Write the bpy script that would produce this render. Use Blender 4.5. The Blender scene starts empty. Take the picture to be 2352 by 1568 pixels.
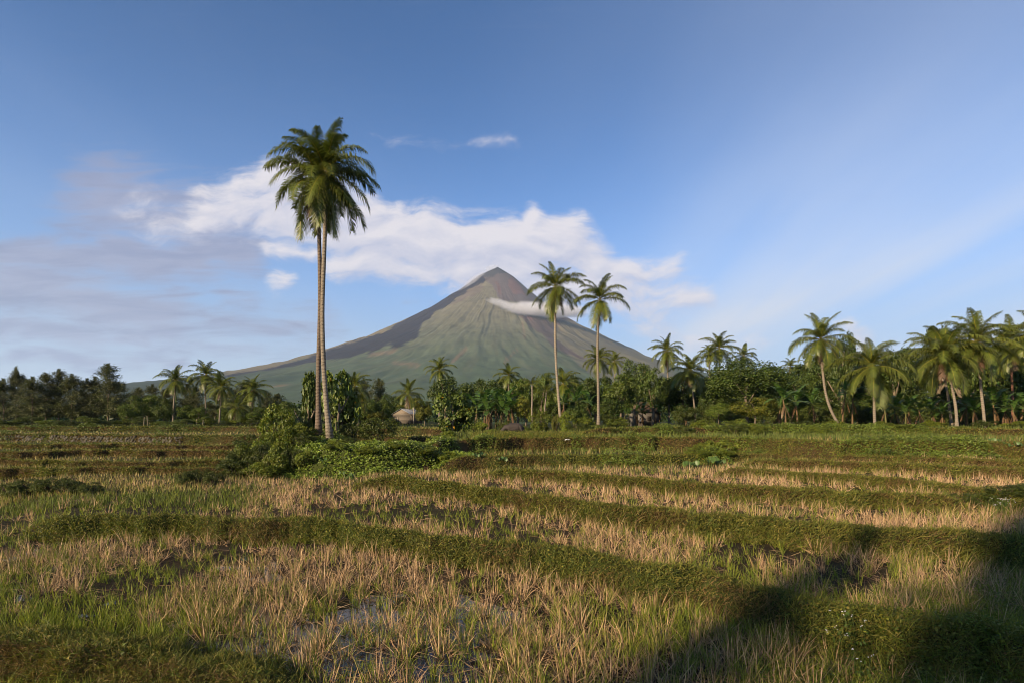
import bpy, bmesh, math, random
import numpy as np
from mathutils import Vector

random.seed(11)
rng = np.random.default_rng(11)
sc = bpy.context.scene
COL = sc.collection
PI = math.pi

# ------------------------------------------------------------------ camera
F, CX, HY, CAMZ = 1306.0, 1176.0, 965.0, 4.0      # measured on a 2352 px wide view of the photograph
cam_d = bpy.data.cameras.new("camera")
cam = bpy.data.objects.new("camera", cam_d)
COL.objects.link(cam)
cam.location = (0, 0, CAMZ)
cam.rotation_euler = (math.radians(90), 0, 0)
cam_d.lens = 36.0 * F / 2352.0
cam_d.sensor_width = 36.0
cam_d.shift_y = (HY - 784.0) / 2352.0
cam_d.clip_start = 0.1
cam_d.clip_end = 60000
sc.camera = cam

# ------------------------------------------------------------------ exposure / render
vs = sc.view_settings
vs.view_transform = 'Standard'
vs.look = 'None'
vs.exposure = 1.0
vs.gamma = 1.0
vs.use_curve_mapping = False
sc.render.engine = 'CYCLES'
cy = sc.cycles
cy.max_bounces = 6
cy.diffuse_bounces = 3
cy.glossy_bounces = 2
cy.transmission_bounces = 4
cy.transparent_max_bounces = 6
cy.volume_bounces = 3
cy.use_denoising = True
cy.filter_width = 1.0
cy.caustics_reflective = False
cy.caustics_refractive = False
cy.sample_clamp_indirect = 4.0

# ------------------------------------------------------------------ sun
SUN_AZ, SUN_EL = math.radians(225), math.radians(19)   # behind the viewer, to the left
sun_d = bpy.data.lights.new("sun", 'SUN')
sun_d.energy = 5.0
sun_d.color = (1.0, 0.77, 0.49)
sun_d.angle = math.radians(0.55)
sun = bpy.data.objects.new("sun", sun_d)
COL.objects.link(sun)
sdir = Vector((math.sin(SUN_AZ) * math.cos(SUN_EL), math.cos(SUN_AZ) * math.cos(SUN_EL), math.sin(SUN_EL)))
sun.rotation_euler = (-sdir).to_track_quat('-Z', 'Y').to_euler()
sun.location = (-30, -30, 40)

# ------------------------------------------------------------------ world: clear morning sky with a band of cloud
SKY_STRENGTH = 0.0577
world = bpy.data.worlds.new("World")
sc.world = world
world.use_nodes = True
world.cycles.sampling_method = 'MANUAL'
world.cycles.sample_map_resolution = 512


class NT:
    """small helper to write node trees"""
    def __init__(s, tree):
        s.t = tree

    def n(s, typ, **kw):
        nd = s.t.nodes.new(typ)
        for k, v in kw.items():
            setattr(nd, k, v)
        return nd

    def put(s, sock, v):
        if isinstance(v, bpy.types.NodeSocket):
            s.t.links.new(v, sock)
        elif v is not None:
            sock.default_value = v

    def m(s, op, a, b=None, c=None, clamp=False):
        nd = s.n('ShaderNodeMath', operation=op, use_clamp=clamp)
        s.put(nd.inputs[0], a)
        if b is not None: s.put(nd.inputs[1], b)
        if c is not None: s.put(nd.inputs[2], c)
        return nd.outputs[0]

    def v(s, op, a, b=None, scale=None):
        nd = s.n('ShaderNodeVectorMath', operation=op)
        s.put(nd.inputs[0], a)
        if b is not None: s.put(nd.inputs[1], b)
        if scale is not None: s.put(nd.inputs['Scale'], scale)
        return nd.outputs['Value'] if op in ('DOT_PRODUCT', 'LENGTH', 'DISTANCE') else nd.outputs[0]

    def noise(s, vec, scale, detail=5, rough=0.55, dist=0.0):
        nd = s.n('ShaderNodeTexNoise')
        s.put(nd.inputs['Vector'], vec)
        nd.inputs['Scale'].default_value = scale
        nd.inputs['Detail'].default_value = detail
        nd.inputs['Roughness'].default_value = rough
        nd.inputs['Distortion'].default_value = dist
        return nd.outputs['Fac']

    def smooth(s, x, lo, hi):
        nd = s.n('ShaderNodeMapRange', interpolation_type='SMOOTHSTEP')
        s.put(nd.inputs['Value'], x)
        nd.inputs['From Min'].default_value = lo
        nd.inputs['From Max'].default_value = hi
        return nd.outputs[0]

    def mix(s, fac, a, b, blend='MIX'):
        nd = s.n('ShaderNodeMix', data_type='RGBA', blend_type=blend)
        s.put(nd.inputs[0], fac)
        s.put(nd.inputs[6], a)
        s.put(nd.inputs[7], b)
        return nd.outputs[2]

    def mapped(s, vec, scale=(1, 1, 1), rot=(0, 0, 0), loc=(0, 0, 0)):
        nd = s.n('ShaderNodeMapping')
        s.put(nd.inputs['Vector'], vec)
        nd.inputs['Scale'].default_value = scale
        nd.inputs['Rotation'].default_value = rot
        nd.inputs['Location'].default_value = loc
        return nd.outputs[0]


def capsule_group(name, caps):
    """a soft union of capsules in the plane p = (azimuth-like, elevation-like) of the sky"""
    g = bpy.data.node_groups.new(name, 'ShaderNodeTree')
    g.interface.new_socket('P', in_out='INPUT', socket_type='NodeSocketVector')
    g.interface.new_socket('M', in_out='OUTPUT', socket_type='NodeSocketFloat')
    t = NT(g)
    gi, go = t.n('NodeGroupInput'), t.n('NodeGroupOutput')
    p = gi.outputs[0]
    acc = None
    for (ax, ay, bx, by, r, w) in caps:
        a = ((ax - CX) / 1000, (HY - ay) / 1000, 0)
        b = ((bx - CX) / 1000, (HY - by) / 1000, 0)
        ba = (b[0] - a[0], b[1] - a[1], 0)
        l2 = max(ba[0] ** 2 + ba[1] ** 2, 1e-9)
        pa = t.v('SUBTRACT', p, a)
        h = t.m('MULTIPLY', t.v('DOT_PRODUCT', pa, ba), 1.0 / l2, clamp=True)
        q = t.v('SUBTRACT', pa, t.v('SCALE', ba, scale=h))
        d = t.v('LENGTH', q)
        mk = t.m('MULTIPLY', t.m('MULTIPLY_ADD', d, -1000.0 / r / 2.3, 1.0, clamp=True), w)
        acc = mk if acc is None else t.m('SMOOTH_MAX', acc, mk, 0.12)
    t.put(go.inputs[0], acc)
    return g


WHITE = [(330, 490, 560, 480, 60, .36), (500, 470, 660, 452, 56, .80), (640, 458, 830, 510, 66, .95), (850, 530, 1100, 572, 56, 1.05), (1080, 568, 1290, 566, 58, 1.1),
         (1290, 576, 1355, 610, 50, 1.0), (610, 562, 720, 570, 20, .8), (790, 590, 1060, 622, 34, .85), (1060, 622, 1240, 612, 46, .9),
         (1230, 640, 1430, 655, 50, .85), (1390, 616, 1545, 608, 26, .75), (1390, 640, 1585, 690, 34, .7), (1250, 690, 1500, 700, 44, .6),
         (640, 640, 652, 634, 24, .8), (1212, 500, 1238, 482, 21, .8), (1135, 497, 1148, 496, 11, .65),
         (860, 303, 1190, 342, 17, .27),
         (1935, 755, 1975, 790, 24, .75), (1590, 785, 1760, 790, 22, .5), (1480, 735, 1560, 760, 24, .48)]
GREY = [(230, 450, 470, 520, 80, .8), (-60, 600, 560, 582, 40, .9), (250, 560, 470, 600, 45, .85), (-60, 640, 380, 725, 55, .95),
        (-60, 765, 330, 775, 26, .85), (-60, 822, 420, 832, 15, .75), (510, 685, 560, 680, 28, .55), (930, 700, 980, 695, 14, .5),
        (430, 735, 760, 745, 30, .6), (300, 800, 700, 790, 20, .55)]


def build_world():
    nt = world.node_tree
    nt.nodes.clear()
    t = NT(nt)
    out = t.n('ShaderNodeOutputWorld')
    bg = t.n('ShaderNodeBackground')
    bg.inputs['Strength'].default_value = SKY_STRENGTH
    nt.links.new(bg.outputs[0], out.inputs[0])
    sky = t.n('ShaderNodeTexSky', sky_type='NISHITA')
    sky.sun_disc = False
    sky.sun_elevation = SUN_EL
    sky.sun_rotation = SUN_AZ
    sky.altitude = 50
    sky.air_density = 1.0
    sky.dust_density = 0.6
    sky.ozone_density = 1.6
    geo = t.n('ShaderNodeNewGeometry')
    d = t.v('SCALE', geo.outputs['Incoming'], scale=-1.0)
    sep = t.n('ShaderNodeSeparateXYZ')
    t.put(sep.inputs[0], d)
    y = t.m('MAXIMUM', sep.outputs[1], 0.04)
    comb = t.n('ShaderNodeCombineXYZ')
    t.put(comb.inputs[0], t.m('MULTIPLY', t.m('DIVIDE', sep.outputs[0], y), F / 1000))
    t.put(comb.inputs[1], t.m('MULTIPLY', t.m('DIVIDE', sep.outputs[2], y), F / 1000))
    p = comb.outputs[0]
    # base sky
    base = t.mix(1.0, sky.outputs[0], (SKY_TINT[0], SKY_TINT[1], SKY_TINT[2], 1), 'MULTIPLY')
    lo, hi = t.smooth(sep.outputs[2], 0.02, 0.25), t.smooth(sep.outputs[2], 0.22, 0.60)
    base = t.v('SCALE', base, scale=t.m('SUBTRACT', t.m('MULTIPLY_ADD', lo, 0.50, 0.70), t.m('MULTIPLY', hi, 0.34)))
    # thin high cirrus, on a plane far overhead
    zz = t.m('ADD', t.m('MAXIMUM', sep.outputs[2], 0.0), 0.10)
    c2 = t.n('ShaderNodeCombineXYZ')
    t.put(c2.inputs[0], t.m('DIVIDE', sep.outputs[0], zz))
    t.put(c2.inputs[1], t.m('DIVIDE', sep.outputs[1], zz))
    cir = t.noise(t.mapped(c2.outputs[0], (0.55, 0.10, 1), (0, 0, math.radians(-58))), 1.0, 5, 0.5, 0.4)
    cir2 = t.noise(t.mapped(c2.outputs[0], (1, 1, 1), (0, 0, 0)), 0.30, 2, 0.5)
    ci = t.m('MULTIPLY', t.smooth(cir, 0.36, 0.74), t.smooth(cir2, 0.25, 0.70))
    haze = t.m('POWER', t.m('SUBTRACT', 1.0, t.m('MAXIMUM', sep.outputs[2], 0.0), clamp=True), 5.0)
    east = t.m('MULTIPLY', t.smooth(sep.outputs[0], -0.15, 0.65), t.m('MULTIPLY_ADD', ci, 1.0, 0.10))
    veil = t.m('ADD', t.m('ADD', t.m('MULTIPLY', ci, 0.30), t.m('MULTIPLY', t.m('MULTIPLY', east, 0.60), t.m('SUBTRACT', 2.3, t.m('MULTIPLY', t.smooth(sep.outputs[2], 0.12, 0.42), 1.3)))), t.m('MULTIPLY', haze, 0.92), clamp=True)
    base = t.mix(veil, base, (6.3, 6.7, 7.7, 1))
    # cloud bank round the summit
    gw, gg = capsule_group("white_cloud_shapes", WHITE), capsule_group("grey_cloud_shapes", GREY)

    def fields(off):
        q = t.v('ADD', p, off)
        w = t.n('ShaderNodeTexNoise')
        t.put(w.inputs['Vector'], q)
        w.inputs['Scale'].default_value = 6.0
        w.inputs['Detail'].default_value = 3
        wob = t.v('SCALE', t.v('SUBTRACT', w.outputs['Color'], (0.5, 0.5, 0.5)), scale=0.10)
        qq = t.v('ADD', q, wob)
        g1 = t.n('ShaderNodeGroup', node_tree=gw)
        t.put(g1.inputs[0], qq)
        nz = t.noise(t.mapped(qq, (1.0, 2.6, 1), (0, 0, math.radians(8))), 6.0, 10, 0.62, 0.3)
        gate = t.smooth(g1.outputs[0], 0.0, 0.35)
        return t.m('ADD', g1.outputs[0], t.m('MULTIPLY', t.m('MULTIPLY', t.m('SUBTRACT', nz, 0.5), 1.6), gate)), qq
    f0, qq = fields((0, 0, 0))
    f1, _ = fields((-0.016, 0.020, 0))
    cov = t.smooth(f0, 0.16, 0.70)
    lit = t.m('MULTIPLY_ADD', t.m('SUBTRACT', f0, f1), 1.5, 0.56, clamp=True)
    cloud = t.mix(lit, (4.9, 5.0, 6.3, 1), (7.5, 7.0, 7.2, 1))
    g2 = t.n('ShaderNodeGroup', node_tree=gg)
    t.put(g2.inputs[0], qq)
    gn = t.noise(t.mapped(p, (1.0, 6.5, 1), (0, 0, math.radians(-5))), 4.5, 8, 0.62, 0.5)
    cg = t.m('MULTIPLY', t.m('MULTIPLY', t.smooth(t.m('ADD', g2.outputs[0], t.m('MULTIPLY', t.m('SUBTRACT', gn, 0.5), 1.6)), 0.10, 0.8), t.smooth(g2.outputs[0], 0.0, 0.3)), 0.95)
    gcol = t.mix(t.smooth(gn, 0.35, 0.7), (3.3, 3.5, 4.9, 1), (2.4, 2.7, 4.2, 1))
    c = t.mix(cg, base, gcol)
    c = t.mix(t.m('MULTIPLY', cov, 0.95), c, cloud)
    t.put(bg.inputs['Color'], c)


SKY_TINT = (0.20, 0.75, 1.34)
build_world()

# ------------------------------------------------------------------ helpers
def X_at(vx, Y): return (vx - CX) / F * Y
def Z_at(vy, Y): return CAMZ - (vy - HY) * Y / F


def make_mesh(name, V, faces, col=None, smooth=False):
    """V (n,3); faces a list of int arrays (m,3) or (m,4); col (n,3) per-vertex colour"""
    V = np.asarray(V, dtype=np.float32)
    me = bpy.data.meshes.new(name)
    me.vertices.add(len(V))
    me.vertices.foreach_set('co', V.ravel())
    li, ls, lt, pos = [], [], [], 0
    for fa in faces:
        fa = np.asarray(fa, dtype=np.int32)
        if len(fa) == 0: continue
        k = fa.shape[1]
        li.append(fa.ravel())
        ls.append(pos + np.arange(len(fa), dtype=np.int32) * k)
        lt.append(np.full(len(fa), k, dtype=np.int32))
        pos += fa.size
    li, ls, lt = np.concatenate(li), np.concatenate(ls), np.concatenate(lt)
    me.loops.add(len(li))
    me.loops.foreach_set('vertex_index', li)
    me.polygons.add(len(ls))
    me.polygons.foreach_set('loop_start', ls)
    me.polygons.foreach_set('loop_total', lt)
    if smooth:
        me.polygons.foreach_set('use_smooth', np.ones(len(ls), dtype=bool))
    if col is not None:
        ca = me.color_attributes.new('Col', 'FLOAT_COLOR', 'POINT')
        c4 = np.ones((len(V), 4), dtype=np.float32)
        c4[:, :3] = col
        ca.data.foreach_set('color', c4.ravel())
    me.update(calc_edges=True)
    return me


def link(name, me, mat=None, parent=None, loc=(0, 0, 0)):
    o = bpy.data.objects.new(name, me)
    COL.objects.link(o)
    if mat is not None and len(me.materials) == 0:
        me.materials.append(mat)
    if parent is not None: o.parent = parent
    o.location = loc
    return o


def tag(o, label=None, cat=None, group=None, kind=None):
    if label: o['label'] = label
    if cat: o['category'] = cat
    if group: o['group'] = group
    if kind: o['kind'] = kind
    return o


def thing(name, label, cat, loc, group=None, rz=0.0):
    o = bpy.data.objects.new(name, None)
    COL.objects.link(o)
    o.empty_display_size = 0.5
    o.location = loc
    o.rotation_euler = (0, 0, rz)
    return tag(o, label, cat, group)


ORD = ["first", "second", "third", "fourth", "fifth", "sixth", "seventh", "eighth", "ninth", "tenth", "eleventh", "twelfth", "thirteenth", "fourteenth",
       "fifteenth", "sixteenth", "seventeenth", "eighteenth", "nineteenth", "twentieth", "twenty-first", "twenty-second", "twenty-third", "twenty-fourth"]


class Acc:
    """accumulates vertices and faces"""
    def __init__(s): s.V, s.T, s.Q, s.C, s.n = [], [], [], [], 0

    def add(s, V, T=None, Q=None, C=None):
        V = np.asarray(V, dtype=np.float64).reshape(-1, 3)
        s.V.append(V)
        if T is not None and len(T): s.T.append(np.asarray(T).reshape(-1, 3) + s.n)
        if Q is not None and len(Q): s.Q.append(np.asarray(Q).reshape(-1, 4) + s.n)
        if C is None: C = np.ones(3)
        C = np.asarray(C, dtype=np.float64)
        s.C.append(np.broadcast_to(C, V.shape) if C.ndim == 1 else C)
        s.n += len(V)

    def mesh(s, name, smooth=False):
        fs = []
        if s.T: fs.append(np.concatenate(s.T))
        if s.Q: fs.append(np.concatenate(s.Q))
        return make_mesh(name, np.concatenate(s.V), fs, np.concatenate(s.C), smooth)


def norm(a): return a / np.maximum(np.linalg.norm(a, axis=-1, keepdims=True), 1e-9)


def _h(ix, iy, seed):
    n = (ix * 374761393 + iy * 668265263 + seed * 974634777) & 0xFFFFFFFF
    n = ((n ^ (n >> 13)) * 1274126177) & 0xFFFFFFFF
    return ((n ^ (n >> 16)) & 0xFFFF) / 65535.0


def vnoise(x, y, seed=0):
    x, y = np.asarray(x, float), np.asarray(y, float)
    ix, iy = np.floor(x).astype(np.int64), np.floor(y).astype(np.int64)
    fx, fy = x - ix, y - iy
    fx, fy = fx * fx * (3 - 2 * fx), fy * fy * (3 - 2 * fy)
    a, b = _h(ix, iy, seed), _h(ix + 1, iy, seed)
    c, d = _h(ix, iy + 1, seed), _h(ix + 1, iy + 1, seed)
    return (a * (1 - fx) + b * fx) * (1 - fy) + (c * (1 - fx) + d * fx) * fy


def fbm(x, y, seed=0, oct=4):
    s, a, t = 0.0, 0.5, 0.0
    for k in range(oct):
        s = s + a * vnoise(x * 2 ** k, y * 2 ** k, seed + 17 * k)
        t += a
        a *= 0.5
    return s / t


def sstep(x, lo, hi):
    t = np.clip((x - lo) / (hi - lo), 0, 1)
    return t * t * (3 - 2 * t)


def tube(acc, pts, rad, sides=8, col=(1, 1, 1), cap=True):
    pts = np.asarray(pts, float)
    n = len(pts)
    rad = np.broadcast_to(np.asarray(rad, float), (n,))
    tan = norm(np.gradient(pts, axis=0))
    ref = np.array([1.0, 0, 0]) if abs(tan[0][0]) < 0.9 else np.array([0, 1.0, 0])
    a = norm(np.cross(tan, ref))
    b = np.cross(tan, a)
    ang = np.arange(sides) / sides * 2 * PI
    V = pts[:, None, :] + rad[:, None, None] * (np.cos(ang)[None, :, None] * a[:, None, :] + np.sin(ang)[None, :, None] * b[:, None, :])
    i, j = np.meshgrid(np.arange(n - 1), np.arange(sides), indexing='ij')
    j2 = (j + 1) % sides
    Q = np.stack([i * sides + j, i * sides + j2, (i + 1) * sides + j2, (i + 1) * sides + j], -1).reshape(-1, 4)
    V = V.reshape(-1, 3)
    T = None
    if cap:
        V = np.vstack([V, pts[-1], pts[0]])
        jj = np.arange(sides)
        e = (n - 1) * sides
        T = np.vstack([np.stack([e + jj, e + (jj + 1) % sides, np.full(sides, n * sides)], -1),
                       np.stack([(jj + 1) % sides, jj, np.full(sides, n * sides + 1)], -1)])
    acc.add(V, T, Q, np.asarray(col, float))


def box(acc, c, s, col=(1, 1, 1), rz=0.0, tilt=0.0):
    c, s = np.asarray(c, float), np.asarray(s, float) / 2
    v = np.array([[x, y, z] for x in (-1, 1) for y in (-1, 1) for z in (-1, 1)]) * s
    if tilt:
        v = np.stack([v[:, 0] * math.cos(tilt) + v[:, 2] * math.sin(tilt), v[:, 1], -v[:, 0] * math.sin(tilt) + v[:, 2] * math.cos(tilt)], -1)
    if rz:
        v = np.stack([v[:, 0] * math.cos(rz) - v[:, 1] * math.sin(rz), v[:, 0] * math.sin(rz) + v[:, 1] * math.cos(rz), v[:, 2]], -1)
    acc.add(v + c, None, [[0, 1, 3, 2], [4, 6, 7, 5], [0, 4, 5, 1], [2, 3, 7, 6], [0, 2, 6, 4], [1, 5, 7, 3]], col)


def leaves(acc, P, D, N, L, W, col, fold=0.25):
    """folded four-cornered leaves: P base points, D directions, N normals"""
    n = len(P)
    L = np.broadcast_to(np.asarray(L, float), (n,))[:, None]
    W = np.broadcast_to(np.asarray(W, float), (n,))[:, None]
    D = norm(D)
    S = norm(np.cross(D, N))
    U = np.cross(S, D)
    mid = P + D * L * 0.45
    V = np.stack([P, mid + S * W * 0.5 + U * W * fold, P + D * L - U * L * 0.12, mid - S * W * 0.5 + U * W * fold], 1).reshape(-1, 3)
    b = np.arange(n)[:, None] * 4
    T = np.concatenate([b + np.array([[0, 1, 2]]), b + np.array([[0, 2, 3]])])
    C = np.repeat(np.broadcast_to(col, (n, 3)), 4, axis=0)
    acc.add(V, T, None, C)


def blades(acc, P, D, L, W, col, bend, seg=2, tipcol=None):
    """ribbons: P base, D start direction, bend = offset of the tip (n,3); each seg-1 quads and a tip triangle"""
    n = len(P)
    L = np.broadcast_to(np.asarray(L, float), (n,))[:, None]
    W = np.broadcast_to(np.asarray(W, float), (n,))[:, None]
    D = norm(D)
    r = rng.normal(size=(n, 3)); r[:, 2] *= 0.2
    S = norm(np.cross(D, r))
    col = np.broadcast_to(col, (n, 3))
    tipcol = col if tipcol is None else np.broadcast_to(tipcol, (n, 3))
    Vs, Cs = [], []
    for k in range(seg):
        t = k / seg
        c = P + D * L * t + bend * t * t
        w = W * (1 - 0.45 * t)
        Vs += [c - S * w * 0.5, c + S * w * 0.5]
        Cs += [col * (1 - t) + tipcol * t] * 2
    Vs.append(P + D * L + bend); Cs.append(tipcol)
    m = 2 * seg + 1
    V = np.stack(Vs, 1).reshape(-1, 3)
    C = np.stack(Cs, 1).reshape(-1, 3)
    b = np.arange(n)[:, None] * m
    Q = [b + np.array([[2 * k, 2 * k + 1, 2 * k + 3, 2 * k + 2]]) for k in range(seg - 1)]
    T = b + np.array([[2 * seg - 2, 2 * seg - 1, 2 * seg]])
    acc.add(V, T, np.concatenate(Q) if Q else None, C)


# ------------------------------------------------------------------ materials
def attr_mat(name, rough=0.7, trans=0.0, spec=0.25, var=0.0, nscale=0.0, namp=0.0, bump=0.0, ring=0.0):
    m = bpy.data.materials.new(name)
    m.use_nodes = True
    nt = m.node_tree
    nt.nodes.clear()
    t = NT(nt)
    out = t.n('ShaderNodeOutputMaterial')
    at = t.n('ShaderNodeAttribute', attribute_name='Col')
    c = t.v('SCALE', at.outputs['Color'], scale=0.83)      # measured colours to albedo
    tc = t.n('ShaderNodeTexCoord')
    if var > 0:
        oi = t.n('ShaderNodeObjectInfo')
        f = t.m('MULTIPLY_ADD', oi.outputs['Random'], 2 * var, 1 - var)
        c = t.v('SCALE', c, scale=f)
    if nscale > 0:
        nz = t.noise(tc.outputs['Object'], nscale, 5, 0.6)
        c = t.v('SCALE', c, scale=t.m('MULTIPLY_ADD', nz, 2 * namp, 1 - namp))
    p = t.n('ShaderNodeBsdfPrincipled')
    t.put(p.inputs['Base Color'], c)
    p.inputs['Roughness'].default_value = rough
    p.inputs['Specular IOR Level'].default_value = spec
    if bump > 0:
        b = t.n('ShaderNodeBump')
        b.inputs['Strength'].default_value = bump
        b.inputs['Distance'].default_value = 0.05
        hgt = t.noise(tc.outputs['Object'], max(nscale, 1) * 3, 5, 0.6)
        if ring > 0:
            sp = t.n('ShaderNodeSeparateXYZ')
            t.put(sp.inputs[0], tc.outputs['Object'])
            rg = t.m('SINE', t.m('ADD', t.m('MULTIPLY', sp.outputs[2], ring), t.m('MULTIPLY', hgt, 9.0)))
            hgt = t.m('ADD', t.m('MULTIPLY', rg, 0.5), hgt)
            cc = t.v('SCALE', c, scale=t.m('MULTIPLY_ADD', rg, 0.09, 0.95))
            t.put(p.inputs['Base Color'], cc)
        t.put(b.inputs['Height'], hgt)
        t.put(p.inputs['Normal'], b.outputs[0])
    sh = p.outputs[0]
    if trans > 0:
        tr = t.n('ShaderNodeBsdfTranslucent')
        t.put(tr.inputs['Color'], t.v('MULTIPLY', c, (1.25, 1.35, 0.7)))
        mx = t.n('ShaderNodeMixShader')
        mx.inputs[0].default_value = trans
        nt.links.new(sh, mx.inputs[1])
        nt.links.new(tr.outputs[0], mx.inputs[2])
        sh = mx.outputs[0]
    nt.links.new(sh, out.inputs[0])
    return m


M_leaf = attr_mat("leaf", 0.5, 0.2, 0.3, 0.22)
M_frond = attr_mat("palm_frond", 0.42, 0.27, 0.4, 0.12)
M_banana = attr_mat("banana_leaf", 0.45, 0.35, 0.4, 0.15)
M_bark = attr_mat("bark", 0.9, 0, 0.15, 0.15, 3.0, 0.35, 0.6)
M_palmbark = attr_mat("palm_bark", 0.88, 0, 0.15, 0.12, 2.0, 0.30, 0.7, 26.0)
M_grass = attr_mat("grass", 0.6, 0.28, 0.25)
M_straw = attr_mat("straw", 0.6, 0.12, 0.3)
M_plain = attr_mat("plain", 0.75, 0, 0.2)
M_wood = attr_mat("weathered_wood", 0.9, 0, 0.15, 0, 4.0, 0.45, 0.4)
M_stone = attr_mat("stone", 0.9, 0, 0.2, 0.3, 6.0, 0.4, 0.6)
M_hide = attr_mat("hide", 0.7, 0, 0.25, 0, 8.0, 0.35, 0.3)
M_fruit = attr_mat("coconut_husk", 0.5, 0, 0.4, 0.3)


# ------------------------------------------------------------------ terrain
class Bund:
    def __init__(s, pts, zc, zb, lo, hi, w=0.7, soft=70, ridge=0.55, wob=1.0, seed=0, brown=0.5):
        s.vx = np.array([p[0] for p in pts], float)
        s.Y = np.array([F * (CAMZ - zc) / (p[1] - HY) for p in pts])
        s.zc, s.zb, s.lo, s.hi, s.w, s.soft, s.ridge, s.wob, s.seed, s.brown = zc, zb, lo, hi, w, soft, ridge, wob, seed, brown

    def line(s, vx):
        y = np.interp(vx, s.vx, s.Y)
        k = y * 0.012 * s.wob
        return y + k * 2 * (fbm(vx / 55.0, vx * 0 + s.seed, s.seed, 3) - 0.5) * 2

    def fade(s, vx):
        return sstep(vx, s.lo - s.soft, s.lo) * (1 - sstep(vx, s.hi, s.hi + s.soft))


BUNDS = [
    Bund([(-300, 1455), (0, 1476), (300, 1508), (700, 1575), (1000, 1640)], 0.30, 0.0, -9000, 560, 1.0, 200, 0.9, 1, 1, .6),
    Bund([(-300, 1195), (130, 1190), (450, 1193), (793, 1203), (992, 1233), (1275, 1267), (1540, 1310), (1775, 1362), (1926, 1404), (2190, 1446), (2500, 1490)],
         0.56, 0.32, 150, 9000, 0.8, 120, 0.5, 1.3, 2, .34),
    Bund([(884, 1097), (1041, 1116), (1154, 1127), (1237, 1142), (1389, 1165), (1548, 1176), (1737, 1195), (1926, 1210), (2114, 1222), (2352, 1248), (2700, 1280)],
         0.90, 0.62, 900, 9000, 0.8, 120, 0.5, 1.2, 3, .34),
    Bund([(1100, 1079), (1229, 1082), (1418, 1097), (1570, 1110), (1737, 1122), (1926, 1131), (2114, 1139), (2352, 1146)], 1.12, 0.88, 1170, 2160, 0.7, 90, .5, 1, 4, .33),
    Bund([(1692, 1076), (1888, 1090), (2040, 1104), (2352, 1135)], 1.25, 1.02, 1690, 9000, 0.6, 60, .5, .8, 5, .45),
    Bund([(1752, 1057), (1926, 1062), (2114, 1069), (2352, 1080), (2700, 1090)], 1.50, 1.25, 1740, 9000, 0.6, 60, .5, .7, 6, .55),
    Bund([(1964, 1046), (2352, 1061), (2700, 1072)], 1.72, 1.48, 1950, 9000, 0.5, 60, .45, .6, 7, .55),
    Bund([(2064, 1035), (2352, 1042), (2700, 1050)], 1.92, 1.66, 2060, 9000, 0.5, 60, .45, .5, 8, .45),
    # banks on the right, before the palm grove
    Bund([(1000, 1052), (1110, 1050), (1300, 1047), (1500, 1047), (1752, 1043), (2352, 1035)], 1.52, 1.42, 1060, 1760, 0.8, 90, .4, 1, 9, .42),
    Bund([(1000, 1012), (1200, 1005), (1400, 1005), (1700, 1007), (1900, 1014), (2352, 1018), (2700, 1018)], 2.52, 2.36, 1010, 9000, 1.0, 70, .5, 1, 10, .56),
    Bund([(1200, 985), (1480, 983), (1700, 982), (2000, 983), (2352, 986), (2700, 986)], 3.10, 3.0, 1390, 9000, 1.1, 120, .5, .8, 11, .45),
    # terraces on the left
    Bund([(-300, 1076), (0, 1075), (500, 1074), (1000, 1074)], 0.68, 0.50, -9000, 620, 0.6, 80, .5, 1.5, 12, .55),
    Bund([(-300, 1056), (0, 1057), (300, 1060), (560, 1058), (1000, 1058)], 0.88, 0.70, -9000, 640, 0.6, 80, .5, 1.5, 13, .6),
    Bund([(-300, 1036), (0, 1038), (250, 1033), (520, 1036), (1000, 1036)], 1.26, 1.10, -9000, 1000, 0.6, 60, .5, 1.4, 14, .68),
    Bund([(-300, 1020), (0, 1020), (300, 1021), (520, 1023), (1000, 1023)], 1.52, 1.40, -9000, 1000, 0.6, 60, .5, 1.2, 15, .68),
    Bund([(-300, 995), (0, 996), (220, 998), (400, 1000), (1000, 1003)], 2.32, 2.22, -9000, 1000, 0.5, 60, .4, .4, 16, .6),
    Bund([(-300, 979), (0, 979), (520, 980), (1000, 984)], 3.0, 2.9, -9000, 1000, 0.7, 60, .4, .5, 17, .6),
]
MOUND_C, MOUND_R = (-10.4, 41.2), (7.6, 5.6)
PALM_XY = (X_at(742, 42.0), 42.0)


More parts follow.
